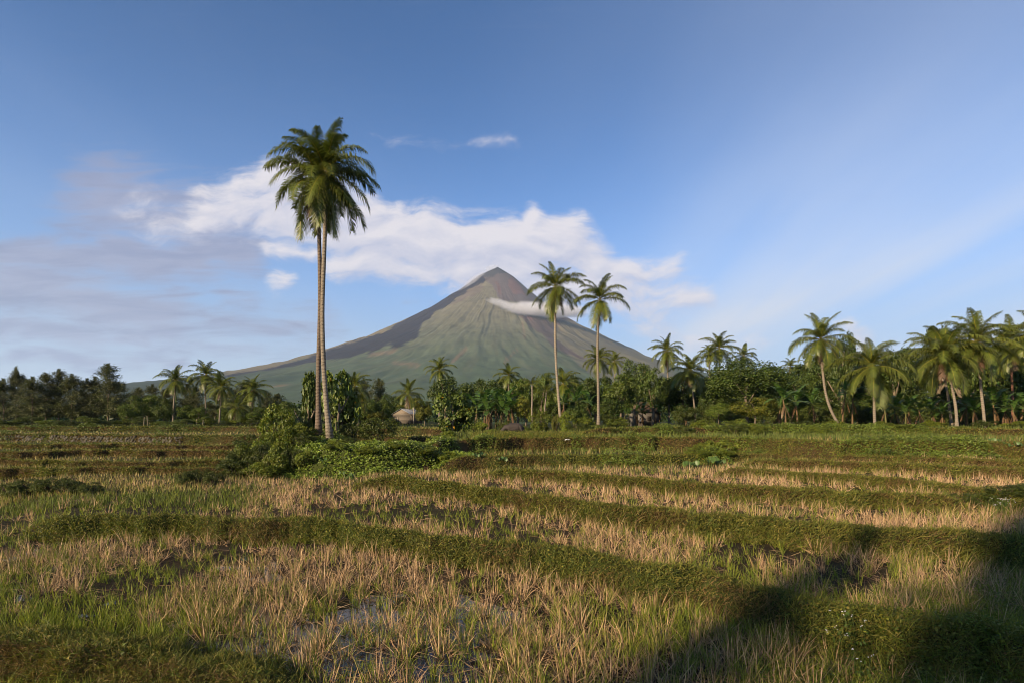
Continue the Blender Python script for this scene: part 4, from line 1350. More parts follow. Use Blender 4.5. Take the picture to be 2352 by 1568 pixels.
# --- the nearest stubble clumps are single objects
def clump_mesh(seed):
    global rng
    keep, rng = rng, np.random.default_rng(seed)
    acc = Acc()
    z = np.zeros(1)
    clumps(acc, z, z + 9.0, z, 34, .24, .58, 0, .48, STRAW, 2, .125, .46)
    clumps(acc, z, z + 9.0, z, 16, .14, .46, 0, .95, STRAW, 2, .16, .35)
    clumps(acc, z, z + 9.0, z, 6, .25, .52, 0, .22, GREEN, 2, .10, 0, .22)
    me = acc.mesh("rice_stubble")
    V = np.zeros(len(me.vertices) * 3, np.float32)
    me.vertices.foreach_get('co', V)
    V = V.reshape(-1, 3); V[:, 1] -= 9.0
    me.vertices.foreach_set('co', V.ravel())
    me.materials.append(M_straw)
    rng = keep
    return me


def pool(X, Y, vx):
    """the wet hollow along the dike at the bottom of the picture"""
    return sstep(vx, 180, 420) * (1 - sstep(vx, 950, 1250)) * sstep(Y, 7.6, 8.6) * (1 - sstep(Y, 10.2, 12.2)) * sstep(fbm(X * .55, Y * .55, 191, 3), .50, .62)


def stubble():
    variants = [clump_mesh(900 + i) for i in range(10)]
    # transplanted rows, a little over a foot apart
    gx, gy = np.meshgrid(np.arange(-34, 34, .40), np.arange(6.2, 36, .40))
    X = gx.ravel() + rng.normal(size=gx.size) * .10
    Y = gy.ravel() + rng.normal(size=gx.size) * .055 + .1 * np.sin(gx.ravel() * .8)
    vx = CX + F * X / Y
    m = (vx > -80) & (vx < 2430)
    X, Y, vx = X[m], Y[m], vx[m]
    z, bank, brown, d = terrain(X, Y)
    ok = (bank < .25) & (d > 1.08)
    dens = sstep(fbm(X * .33, Y * .33, 91, 4) + .55 * (fbm(X * 1.1, Y * 1.1, 93, 2) - .5), .31, .53)
    # no stubble along the wet verge by the dike nor in the weedy lower-right corner
    corner = sstep(vx - 1500 + (1500 - 60 * Y) * .0, 250, 800) * (1 - sstep(Y, 9.0, 10.5))
    edge = 1 - sstep(vx, 700, 1100) * 0
    dens = dens * (1 - corner) * np.where((Y < 9.2) & (vx < 620), .12, 1.0)
    dens = dens * np.where((Y > 21) & (vx < 560), .35, 1.0) * np.where(Y > 20, .78, 1.0)
    dens = dens * (1 - .85 * pool(X, Y, vx))
    dens = dens * np.where((vx < 380) & (Y > 17) & (Y < 24), .55, 1.0)
    ok &= rng.random(len(X)) < dens * np.where(Y < 20, .96, .80)
    X, Y, vx, z = X[ok], Y[ok], vx[ok], z[ok]
    order = np.argsort(Y)
    X, Y, vx, z = X[order], Y[order], vx[order], z[order]
    r = random.Random(3)
    n1 = 300
    for i in range(n1):
        o = link("rice_stubble", variants[i % 10], None, None, (X[i], Y[i], z[i]))
        o.rotation_euler = (0, 0, r.uniform(0, 6.28))
        s = r.uniform(.85, 1.25)
        o.scale = (s, s, s * r.uniform(.9, 1.2))
        tag(o, "dry straw-coloured rice stubble clump at the near edge of the wet nearest paddy", "rice stubble", "stubble clumps nearest the viewer")
    X, Y, vx, z = X[n1:], Y[n1:], vx[n1:], z[n1:]
    pk = paddy_index(X, Y, vx)
    names = ["remaining straw stubble of the nearest wet paddy", "straw stubble between the first and second grassy banks", "straw stubble beyond the second grassy bank"]
    for p in range(3):
        acc = Acc()
        for (a, b, st, seg, wp) in ((0, 14, 36, 2, 0), (14, 19, 26, 2, .9), (19, 27, 16, 2, 1.0), (27, 60, 13, 1, 1.15)):
            q = (pk == p) & (Y >= a) & (Y < b)
            if q.sum() == 0: continue
            clumps(acc, X[q], Y[q], z[q], st, .22, .58, wp, .5, STRAW, seg, .13, .42)
        o = link("stubble", acc.mesh("stubble"), M_straw)
        tag(o, names[p], kind='stuff')
    return X, Y


stubble()


def loose_straw():
    acc = Acc()
    X, Y, vx = sample_field(19000, 7.2, 34)
    z, bank, br, d = terrain(X, Y)
    dens = sstep(fbm(X * .33, Y * .33, 91, 4), .38, .6)
    ok = (bank < .2) & (d > 1.06) & (rng.random(len(X)) < dens * .5 + .5)
    X, Y, z = X[ok], Y[ok], z[ok]
    k = len(X)
    az = rng.uniform(0, 6.28, k)
    el = rng.uniform(-.05, .5, k)
    D = np.stack([np.cos(az) * np.cos(el), np.sin(az) * np.cos(el), np.sin(el)], -1)
    cols = np.array(STRAW)[rng.integers(0, 5, k)] * rng.uniform(.12, .62, (k, 1))
    blades(acc, np.stack([X, Y, np.maximum(z, -.012) + .015], -1), D, rng.uniform(.2, .55, k), np.maximum(.009, 1.0 * Y / F), cols, np.zeros((k, 3)), 2)
    o = link("loose_straw", acc.mesh("loose_straw"), M_straw)
    tag(o, "loose fallen straw lying between the stubble of the near paddies", kind='stuff')


loose_straw()


def sprouts():
    names = ["fresh green rice shoots in the nearest wet paddy", "fresh green rice shoots between the first and second banks", "fresh green shoots in the farther paddies"]
    X, Y, vx = sample_field(30000, 6.6, 34)
    z, bank, br, d = terrain(X, Y)
    g = fbm(X * .4, Y * .4, 97, 4) + .3 * (fbm(X * 1.5, Y * 1.5, 99, 2) - .5)
    dens = .34 + .6 * sstep(g, .44, .60)
    dens = np.where((Y < 9.0) & (vx < 560), .8, np.where(Y < 9.6, .22, dens))
    dens = np.where(Y > 20, np.maximum(dens, .62), dens) * (1 - .6 * pool(X, Y, vx))
    ok = (bank < .35) & (d > 1.05) & (rng.random(len(X)) < dens * np.where(Y < 19, .52, .72))
    X, Y, z, vx = X[ok], Y[ok], z[ok], vx[ok]
    pk = paddy_index(X, Y, vx)
    for p in range(3):
        acc = Acc()
        for (a, b, st, seg, wp) in ((0, 13, 9, 2, .8), (13, 20, 8, 2, .9), (20, 60, 6, 1, 1.2)):
            q = (pk == p) & (Y >= a) & (Y < b)
            if q.sum() == 0: continue
            clumps(acc, X[q], Y[q], z[q], st, .16, .46, wp, .2, GREEN, seg, .04, 0, .22)
        o = link("rice_shoots", acc.mesh("rice_shoots"), M_grass)
        tag(o, names[p], kind='stuff')


sprouts()


def bank_cover():
    """short leafy weeds on every bank: green along the crest, brown in patches down the face"""
    labels = ["matted weeds on the dike at the lower left corner", "matted green and brown weeds on the first bank", "matted weeds on the second bank", "matted weeds on the third bank",
              "weeds on the curved bank of the right-hand paddies", "brown weeds on the fourth right-hand bank", "brown weeds on the fifth right-hand bank", "weeds on the farthest right-hand paddy bank",
              "weeds on the low bank before the middle bank", "dry brown and green weeds on the tall middle bank", "weeds on the upper bank below the grove",
              "brown weeds on the nearest left terrace bank", "brown weeds on the second left terrace bank", "brown weeds on the third left terrace bank", "brown weeds on the fourth left terrace bank",
              "creepers on the left stone wall", "weeds on the farthest left terrace bank"]
    for bi, b in enumerate(BUNDS):
        lo, hi = max(b.lo - b.soft, -70), min(b.hi + b.soft, 2420)
        ym = float(np.mean(b.line(np.linspace(lo, hi, 40))))
        area = (hi - lo) * max(7.0, (b.zc * 0 + .75 + .25 * b.ridge) * F / ym)
        if bi in (9, 10): area *= 1.7
        n = int(min(64000, max(7000, area * 0.85)))
        vx = rng.uniform(lo, hi, n)
        yb = b.line(vx)
        t = rng.random(n)
        Y = np.where(t < .62, yb - b.w * 1.15 * rng.random(n) ** .8, yb + b.ridge * 1.5 * rng.random(n))
        ok = rng.random(n) < b.fade(vx)
        vx, Y, yb = vx[ok], Y[ok], yb[ok]
        X = X_at(vx, Y)
        z, bank, br, d = terrain(X, Y)
        ok = d > 1.0
        X, Y, z, vx, yb = X[ok], Y[ok], z[ok], vx[ok], yb[ok]
        k = len(X)
        if k == 0: continue
        face = (Y < yb - .08)
        nz = fbm(X * .5, Y * .9, 110 + bi, 4)
        nb = (b.brown + .5 * (nz - .5) * 2 + rng.normal(size=k) * .12) * np.where(face, 1, .45)
        isb = nb > .5
        G, B = np.array(OLIVE), np.array(BROWN)
        col = np.where(isb[:, None], B[rng.integers(0, 4, k)], G[rng.integers(0, 4, k)]) * rng.uniform(.45, 1.2, (k, 1))
        acc = Acc()
        wmin = 1.5 * Y / F
        lf = rng.random(k) < .45
        P = np.stack([X, Y, z + rng.uniform(-.03, .10, k)], -1)
        # leafy part
        q = lf
        m = q.sum()
        N = norm(np.stack([rng.normal(size=m) * .6, rng.normal(size=m) * .6 - .7, rng.uniform(.2, 1, m)], -1))
        D = norm(np.stack([rng.normal(size=m), rng.normal(size=m) - .5, rng.uniform(-.3, .9, m)], -1))
        s = np.maximum(rng.uniform(.026, .065, m), 2.7 * Y[q] / F * rng.uniform(.6, 1.5, m))
        s = s * np.where(nz[q] < .42, 1.25, .85)
        leaves(acc, P[q] + N * .03, D, N, s, s * .62, col[q] * np.where(nz[q] < .45, 1.15, 1.0)[:, None])
        q = ~lf
        m = q.sum()
        tilt = np.abs(rng.normal(size=m)) * .55
        az = rng.uniform(0, 6.28, m)
        D = np.stack([np.cos(az) * np.sin(tilt), np.sin(az) * np.sin(tilt) - np.where(face[q], .45, .1), np.cos(tilt)], -1)
        L = rng.uniform(.08, .22, m) * np.where(face[q], 1, .8) * np.where(rng.random(m) < .10, rng.uniform(1.6, 2.6, m), 1)
        bend = np.stack([np.cos(az) * L * .3, np.sin(az) * L * .3 - L * .1, -L * .25], -1)
        blades(acc, P[q], D, L, np.maximum(.006, wmin[q]), col[q] * 1.1, bend, 2 if ym < 26 else 1)
        o = link("bank_weeds", acc.mesh("bank_weeds"), M_grass)
        tag(o, labels[bi], kind='stuff')


bank_cover()


def bank_creepers(bi, lo, hi, n, label, thr=.5, size=1.0, seed=0):
    b = BUNDS[bi]
    vx = rng.uniform(lo, hi, n)
    yb = b.line(vx)
    Y = yb + rng.uniform(-b.w * 1.3, b.ridge * 1.2, n)
    X = X_at(vx, Y)
    z, bank, br, d = terrain(X, Y)
    p = fbm(X * .28, Y * .05 + seed, 181 + seed, 3)
    ok = (rng.random(n) < sstep(p, thr - .06, thr + .08)) & (d > 1)
    X, Y, z, p = X[ok], Y[ok], z[ok], p[ok]
    k = len(X)
    lump = sstep(p, thr, thr + .2) * (.25 + .6 * fbm(X * 1.3, Y * 1.3, 183, 3))
    acc = Acc()
    P = np.stack([X, Y - lump * .5 * rng.random(k), z + lump * rng.random(k) ** .6], -1)
    N = norm(np.stack([rng.normal(size=k) * .55, rng.normal(size=k) * .5 - .7, rng.uniform(.2, 1.1, k)], -1))
    D = np.stack([rng.normal(size=k), rng.normal(size=k), rng.uniform(-.8, .4, k)], -1)
    c = np.array([.105, .145, .018]) * (.55 + .8 * fbm(X * .9, z * 2, 185, 3)[:, None]) * rng.uniform(.6, 1.25, (k, 1))
    sz = np.maximum(rng.uniform(.08, .17, k), 2.6 * Y / F) * size
    leaves(acc, P, D, N, sz, sz * .8, c)
    o = link("bank_creepers", acc.mesh("bank_creepers"), M_leaf)
    tag(o, label, kind='stuff')


bank_creepers(9, 1010, 2420, 30000, "bright green creepers hanging in patches down the tall middle bank", .47, .8, 0)
bank_creepers(10, 1400, 2420, 20000, "bright green creepers over the upper bank below the grove", .43, 1.0, 3)
bank_creepers(8, 1060, 1760, 7000, "green creepers on the low bank before the middle bank", .50, .8, 5)
bank_creepers(15, -60, 560, 9000, "patches of creeper over the left stone wall", .52, .8, 7)
bank_creepers(16, -60, 1000, 9000, "patches of creeper on the farthest left terrace bank", .47, .9, 9)


def corner_weeds():
    """lush weeds and grass in the lower right corner, and the verge at the lower left"""
    acc = Acc()
    n = 12000
    X, Y, vx = sample_field(n, 6.9, 13.5, 1250, 2420, 3.75)
    z = H(X, Y)
    g = sstep(vx - 1480 + (Y - 8.5) * -120 + 220 * (fbm(X * .6, Y * .6, 141, 3) - .5) * 2, 0, 500)
    ok = rng.random(n) < g * .8
    X, Y, z = X[ok], Y[ok], z[ok]
    clumps(acc, X, Y, z, 3, .16, .42, .9, .5, GREEN + OLIVE, 2, .06, 0, .45)
    k = len(X)
    for _ in range(2):
        P = np.stack([X + rng.normal(size=k) * .08, Y + rng.normal(size=k) * .08, z + rng.uniform(0, .22, k)], -1)
        N = norm(np.stack([rng.normal(size=k) * .5, rng.normal(size=k) * .5, np.ones(k)], -1))
        leaves(acc, P, np.stack([rng.normal(size=k), rng.normal(size=k), rng.uniform(-.2, .5, k)], -1), N, rng.uniform(.04, .10, k), rng.uniform(.02, .05, k),
               np.array(GREEN)[rng.integers(0, 4, k)] * rng.uniform(.5, 1.0, (k, 1)))
    o = link("weeds", acc.mesh("weeds"), M_grass)
    tag(o, "lush green weeds and long grass filling the lower right corner", kind='stuff')
    acc = Acc()
    X, Y, vx = sample_field(8000, 6.9, 9.9, -60, 900, 3.75)
    z = H(X, Y)
    g = sstep(9.2 - Y + (480 - vx) * .0030 + 1.2 * (fbm(X, Y, 143, 3) - .5), 0, .9)
    ok = rng.random(len(X)) < g
    clumps(acc, X[ok], Y[ok], z[ok], 4, .08, .24, .8, .6, GREEN[1:2] + OLIVE + BROWN, 2, .05, 0, .4)
    o = link("weeds", acc.mesh("weeds"), M_grass)
    tag(o, "short grass along the wet verge at the lower left", kind='stuff')


corner_weeds()


def far_grass():
    """thin stubble and grass over the distant terraces and the rough ground under the trees"""
    acc = Acc()
    X, Y, vx = sample_field(60000, 24, 120, -60, 2412, 2.4)
    z, bank, br, d = terrain(X, Y)
    left = (vx < 640)
    ok = (d > 1.02) & (bank < .6) & ((Y > 33) | (vx < 600))
    X, Y, z, vx = X[ok], Y[ok], z[ok], vx[ok]
    n = fbm(X * .10, Y * .22, 151, 3)
    straw = (n > .47) & (Y < 92) & (vx < 1010)
    straw |= (Y < 46) & (vx > 1050) & (rng.random(len(X)) < .45)
    straw &= rng.random(len(X)) < .75
    straw |= (Y > 67.5) & (Y < 78) & (vx < 620)  # sunlit strip above the stone wall, its light put into the straw colour
    k = len(X)
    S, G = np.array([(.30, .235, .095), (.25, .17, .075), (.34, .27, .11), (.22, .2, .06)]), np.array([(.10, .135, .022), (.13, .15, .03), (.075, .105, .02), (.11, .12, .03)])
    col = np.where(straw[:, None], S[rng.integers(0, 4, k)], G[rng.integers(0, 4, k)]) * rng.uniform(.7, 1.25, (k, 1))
    L = rng.uniform(.15, .38, k) * np.where((vx > 1010) & (Y > 43) & ~((vx > 1435) & (vx < 1510)), 1.7, 1.0)
    tilt = np.abs(rng.normal(size=k)) * .3
    az = rng.uniform(0, 6.28, k)
    D = np.stack([np.cos(az) * np.sin(tilt), np.sin(az) * np.sin(tilt), np.cos(tilt)], -1)
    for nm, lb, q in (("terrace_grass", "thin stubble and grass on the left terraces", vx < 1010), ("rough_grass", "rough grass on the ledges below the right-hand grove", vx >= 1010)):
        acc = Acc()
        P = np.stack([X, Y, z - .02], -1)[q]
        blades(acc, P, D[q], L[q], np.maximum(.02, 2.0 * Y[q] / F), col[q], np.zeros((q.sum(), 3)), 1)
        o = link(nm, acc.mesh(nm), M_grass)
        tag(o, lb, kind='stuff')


far_grass()


def mound_vines():
    acc = Acc()
    n = 26000
    X = rng.uniform(MOUND_C[0] - MOUND_R[0] * 1.05, MOUND_C[0] + MOUND_R[0] * 1.05, n)
    Y = MOUND_C[1] + MOUND_R[1] * rng.uniform(-1.05, .3, n)
    z, bank, br, d = terrain(X, Y)
    ok = (d < 1.03)
    # more on the steep front
    ok &= rng.random(n) < np.where(d > .6, 1, .6)
    X, Y, z, d = X[ok], Y[ok], z[ok], d[ok]
    k = len(X)
    lump = .8 * fbm(X * .7, Y * .7, 161, 3) + .25 * fbm(X * 2.2, Y * 2.2, 162, 2) - .3
    P = np.stack([X, Y - .1, z + lump + rng.uniform(-.25, .06, k)], -1)
    N = norm(np.stack([rng.normal(size=k) * .5, rng.normal(size=k) * .5 - .6, rng.uniform(.3, 1.2, k)], -1))
    D = np.stack([rng.normal(size=k), rng.normal(size=k), rng.uniform(-.8, .4, k)], -1)
    n2 = fbm(X * 1.1, z * 1.1 + Y * .5, 163, 3)
    base = np.array([.110, .155, .016])
    col = base * (.55 + .9 * n2[:, None]) * rng.uniform(.65, 1.3, (k, 1))
    fl = (d < .78) & (rng.random(k) < .16)
    col[fl] = np.array([.34, .38, .20]) * rng.uniform(.7, 1.1, (fl.sum(), 1))
    s = rng.uniform(.09, .19, k)
    s[fl] *= .55
    leaves(acc, P, D, N, s, s * .8, col)
    o = link("creeper_cover", acc.mesh("creeper_cover"), M_leaf)
    tag(o, "bright green flowering creeper covering the palm mound like a hedge", kind='stuff')


mound_vines()


def ledge_weeds():
    acc = Acc()
    n = 2600
    vx = rng.uniform(1085, 1330, n)
    Y = rng.uniform(49.5, 57.2, n)
    X = X_at(vx, Y)
    z, bank, br, d = terrain(X, Y)
    clumps(acc, X, Y, z, 3, .35, .85, 1.3, .35, OLIVE + GREEN, 1, .2, 0, .3)
    m = 9000
    vx = rng.uniform(1085, 1330, m)
    Y = rng.uniform(49.5, 57.2, m)
    X = X_at(vx, Y)
    z = H(X, Y) + rng.uniform(0, .6, m) * (.4 + fbm(X, Y, 171, 3))
    N = norm(np.stack([rng.normal(size=m) * .5, rng.normal(size=m) * .5 - .5, np.ones(m)], -1))
    leaves(acc, np.stack([X, Y, z], -1), rng.normal(size=(m, 3)), N, rng.uniform(.08, .18, m), rng.uniform(.05, .1, m), np.array(OLIVE)[rng.integers(0, 4, m)] * rng.uniform(.5, 1.1, (m, 1)))
    o = link("ledge_weeds", acc.mesh("ledge_weeds"), M_grass)
    tag(o, "tall weeds on the ledge hiding the buffalo's legs", kind='stuff')


ledge_weeds()


def dry_stalks(label, vx, Y, h, n, seed, spread=.35):
    global rng
    keep, rng = rng, np.random.default_rng(seed)
    x = X_at(vx, Y)
    gz = float(H(np.array([x]), np.array([Y]))[0])
    acc = Acc()
    z = np.zeros(1)
    clumps(acc, z, z + Y, z, n, h * .5, h, .9, .28, [(.42, .32, .17), (.34, .24, .12)], 2, spread, .15, .12)
    me = acc.mesh("dry_reeds")
    V = np.zeros(len(me.vertices) * 3, np.float32)
    me.vertices.foreach_get('co', V)
    V = V.reshape(-1, 3); V[:, 1] -= Y
    me.vertices.foreach_set('co', V.ravel())
    o = link("dry_reeds", me, M_straw, None, (x, Y, gz))
    tag(o, label, "dry reeds", "dry reed clumps")
    rng = keep


dry_stalks("tall dry reed clump leaning at the mound's left end", 622, 37.2, 2.3, 26, 1)
dry_stalks("sparse bent dry reeds before the mound's left end", 590, 35.0, 1.7, 14, 2, .5)
dry_stalks("broken dry stalks standing in the dark right paddy", 2010, 11.0, .75, 14, 3, .12)
dry_stalks("bent dry reeds on the curved right-hand bank", 2045, 26.5, .9, 10, 4, .3)


# ------------------------------------------------------------------ far forest
def far_forest():
    acc = Acc()
    n = 5200
    v = rng.uniform(0, 1, n)
    Y = 190 * (3600 / 190) ** v
    X = (rng.uniform(-200, 2552, n) - CX) / F * Y
    w = rng.uniform(3.5, 6.5, n) * np.interp(Y, [190, 1000, 3600], [1, 1.5, 3.4])
    z0 = np.where(Y < 160, H(X, np.minimum(Y, 160)), 3.0)
    hgt = rng.uniform(5, 9, n) * np.interp(Y, [190, 700, 3600], [1, 1.15, 1.6])
    m = 25
    i = np.repeat(np.arange(n), m)
    k = len(i)
    o = norm(rng.normal(size=(k, 3)) + np.array([0, -.25, .35]))
    P = np.stack([X[i], Y[i], z0[i] + hgt[i] * .55], -1) + o * np.stack([w[i] * .5, w[i] * .5, hgt[i] * .48], -1) * rng.uniform(.75, 1.05, (k, 1))
    N = norm(o + rng.normal(size=(k, 3)) * .35)
    D = np.cross(N, rng.normal(size=(k, 3)))
    s = w[i] * rng.uniform(.24, .44, k)
    tint = rng.uniform(.7, 1.35, n)[i][:, None]
    col = np.array([.034, .056, .016]) * tint * rng.uniform(.75, 1.25, (k, 1))
    leaves(acc, P, D, N, s, s * .7, col)
    ob = link("forest", acc.mesh("forest"), M_leaf)
    tag(ob, "dark woods stretching from the fields to the foot of the volcano", kind='stuff')


far_forest()


# ------------------------------------------------------------------ buildings
def place(vx, Y, z=None):
    x = X_at(vx, Y)
    return (x, Y, float(H(np.array([x]), np.array([Y]))[0]) if z is None else z)


def shack():
    Y = 128.0
    root = thing("wooden_shack", "weathered grey plank shack with a low gable roof and two pale window bars", "shack", place(936, Y), None, -.45)
    w, d, h, rh = 4.7, 4.5, 2.1, 1.1
    r = random.Random(4)
    nb = 9
    for k in range(nb):
        a = Acc()
        g = r.uniform(.6, 1.15)
        box(a, (0, -d / 2 + r.uniform(-.01, .015), .1 + (k + .5) * h / nb), (w, .05, h / nb - .018), np.array([.15, .128, .105]) * g)
        link("plank", a.mesh("plank"), M_wood, root)
    a = Acc()
    box(a, (-w / 2 + .03, .03, h / 2 + .1), (.05, d - .1, h), (.17, .14, .11))
    box(a, (w / 2 - .03, .03, h / 2 + .1), (.05, d - .1, h), (.17, .14, .11))
    box(a, (0, d / 2, h / 2 + .1), (w, .05, h), (.15, .12, .10))
    box(a, (0, .06, h / 2 + .1), (w - .12, d - .25, h - .02), (.02, .018, .015))
    link("wall", a.mesh("wall"), M_wood, root)
    a = Acc()
    for yy in (-d / 2 + .03, d / 2 - .03):
        V = [(-w / 2, yy - .025, h + .1), (w / 2, yy - .025, h + .1), (0, yy - .025, h + rh), (-w / 2, yy + .025, h + .1), (w / 2, yy + .025, h + .1), (0, yy + .025, h + rh)]
        a.add(V, [[0, 1, 2], [5, 4, 3]], [[0, 3, 4, 1], [1, 4, 5, 2], [2, 5, 3, 0]], (.19, .155, .12))
    link("gable", a.mesh("gable"), M_wood, root)
    for s in (-1, 1):
        a = Acc()
        sl = math.atan2(rh, w / 2)
        ln = math.hypot(w / 2, rh) + .35
        for k in range(16):
            y0 = -d / 2 - .3 + (d + .6) * k / 16
            box(a, (s * (w / 4 + .1), y0 + .18, h + .1 + rh / 2 + (.03 if k % 2 else 0)), (ln, (d + .6) / 16 - .01, .03), (.33, .35, .39), 0, s * sl)
        link("roof_sheet", a.mesh("roof_sheet"), attr_mat("tin_roof", .5, 0, .4, 0, 2., .3), root)
    a = Acc()
    box(a, (-1.15, -d / 2 - .02, 1.0), (.75, .03, .95), (.03, .025, .02))
    wn = link("window", a.mesh("window"), M_plain, root)
    for x in (-1.4, -.92):
        a = Acc()
        box(a, (x, -d / 2 - .06, 1.0), (.10, .05, .95), (.52, .46, .36))
        link("bar", a.mesh("bar"), M_plain, wn)
    a = Acc()
    tube(a, [(w / 2 + .5, -1.6, 0), (w / 2 + .5, -1.6, 3.6)], .13, 7, (.26, .23, .19))
    tube(a, [(w / 2 + .5, -1.6, 3.2), (w / 2 - .9, -1.0, 2.4)], .05, 5, (.2, .17, .14))
    link("post", a.mesh("post"), M_wood, root)
    a = Acc()
    for k in range(7):
        box(a, (-w / 2 - .55 + r.uniform(-.12, .12), -1.6 + k * .07, .35 + .11 * k), (1.1, .1, .06), np.array([.34, .2, .11]) * r.uniform(.7, 1.2), r.uniform(-.08, .08))
    o = link("wood_pile", a.mesh("wood_pile"), M_wood)
    p = root.location
    o.location = p
    o.rotation_euler = (0, 0, -.45)
    tag(o, "stack of reddish boards leaning against the plank shack", "wood pile")


shack()


def house(label, vx, Y, w, d, h, rh, wallc, roofc, name="house", rz=0.0, thatch=False):
    root = thing(name, label, name.split('_')[-1], place(vx, Y), None, rz)
    a = Acc()
    box(a, (0, 0, h / 2), (w, d, h), wallc)
    link("wall", a.mesh("wall"), M_wood, root)
    a = Acc()
    box(a, (w * .18, -d / 2 - .02, h * .55), (.8, .05, 1.0), (.015, .013, .012))
    link("window", a.mesh("window"), M_plain, root)
    a = Acc()
    box(a, (-w * .25, -d / 2 - .02, h * .42), (.85, .05, h * .82), (.05, .04, .03))
    link("door", a.mesh("door"), M_plain, root)
    a = Acc()
    o = .45
    V = [(-w / 2 - o, -d / 2 - o, h - .1), (w / 2 + o, -d / 2 - o, h - .1), (w / 2 + o, d / 2 + o, h - .1), (-w / 2 - o, d / 2 + o, h - .1), (-w / 2 * .6, 0, h + rh), (w / 2 * .6, 0, h + rh)]
    a.add(V, [[0, 3, 4], [1, 5, 2]], [[0, 1, 5, 4], [2, 3, 4, 5], [0, 1, 2, 3]], roofc)
    if thatch:
        global rng
        k = 1500
        t, s = rng.random(k), rng.random(k)
        P = np.stack([(s - .5) * (w + .8) * (1 - .4 * t), -(d / 2 + o) * (1 - t), h - .1 + (rh + .1) * t + .04], -1)
        blades(a, P, np.stack([rng.normal(size=k) * .15, -np.ones(k), -np.full(k, .55)], -1), .5, .07, np.array(roofc) * rng.uniform(.6, 1.5, (k, 1)), np.zeros((k, 3)), 1)
    link("roof", a.mesh("roof"), M_wood, root)
    return root


house("low house with a rusty red roof half hidden behind the mound", 795, 118, 6.5, 4.5, 1.6, 1.3, (.22, .15, .11), (.19, .075, .05), "red_roofed_house")
house("low shed with a rusty roof beside the red-roofed house", 822, 122, 4.5, 3.5, 1.2, .9, (.2, .14, .1), (.21, .085, .055), "rusty_shed")
house("raised hut with a dark thatched roof and pale walls behind the banana plants", 1470, 124, 7.0, 4.5, 3.6, 2.0, (.135, .125, .115), (.075, .05, .035), "thatched_hut", .12, True)


# stone retaining wall of the left terrace
def stone_wall():
    b = BUNDS[15]
    root = thing("stone_wall", "rough stone retaining wall holding up the lit left terrace", "stone wall", place(200, 66.0))
    base = np.array(root.location)
    r = np.random.default_rng(77)
    meshes = []
    for k in range(5):
        bm = bmesh.new()
        bmesh.ops.create_icosphere(bm, subdivisions=1, radius=1)
        V = np.array([v.co[:] for v in bm.verts]) * (1 + r.normal(size=(len(bm.verts), 1)) * .14)
        T = [[v.index for v in f.verts] for f in bm.faces]
        bm.free()
        a = Acc()
        a.add(V, T, None, np.array([.095, .086, .068]) * r.uniform(.7, 1.2))
        me = a.mesh("stone")
        me.materials.append(M_stone)
        meshes.append(me)
    rows, per = 4, 72
    for j in range(rows):
        for i in range(per):
            vx = -60 + (i + .5 * (j % 2)) * 480 / per + r.uniform(-1.5, 1.5)
            if r.random() < .18: continue
            Y = float(b.line(np.array([vx]))[0]) - .42 + .10 * j
            x = float(X_at(vx, Y))
            zf = 1.42 + .2 * j + .05 * r.normal()
            o = link("stone", meshes[int(r.integers(5))], None, root)
            o.location = (x - base[0], Y - base[1], zf - base[2])
            o.rotation_euler = tuple(r.uniform(0, 6.28, 3))
            o.scale = tuple(np.array([.25, .2, .17]) * r.uniform(.7, 1.25, 3))


stone_wall()


def posts():
    for i, (vx, h, ln) in enumerate([(330, 1.7, .12), (339, 1.9, -.1), (466, 1.2, .05), (452, 1.3, 0)]):
        Y = 104
        p = place(vx, Y)
        a = Acc()
        tube(a, [(0, 0, 0), (ln, 0, h)], [.06, .045], 6, (.3, .25, .17))
        o = link("bamboo_post", a.mesh("bamboo_post"), M_wood, None, p)
        tag(o, ["leaning bamboo post left of its near twin in the left field", "leaning bamboo post right of its near twin in the left field", "short upright post by the tallest left palm", "second short post left of the tallest left palm"][i], "post", "bamboo posts in the left field")


posts()


def scrap(label, vx, vy, Y):
    r = np.random.default_rng(int(vx))
    x, z = X_at(vx, Y), Z_at(vy, Y)
    z = max(z, float(H(np.array([x]), np.array([Y]))[0]) + .03)
    V = np.array([(-.2, 0, 0), (-.05, .02, .07), (.12, 0, .02), (.22, -.03, .09), (-.15, -.14, -.03), (.02, -.18, .03), (.16, -.15, -.02)])
    a = Acc()
    a.add(V, [[0, 4, 1], [1, 4, 5], [1, 5, 2], [2, 5, 6], [2, 6, 3]], None, (.75, .74, .72))
    o = link("white_scrap", a.mesh("white_scrap"), M_plain, None, (x, Y, z))
    tag(o, label, "scrap")


scrap("small white scrap caught on the brown middle bank", 1302, 1009, 46.5)
scrap("small white scrap lying on the green bank below the leaning palm", 1840, 1018, 45.5)


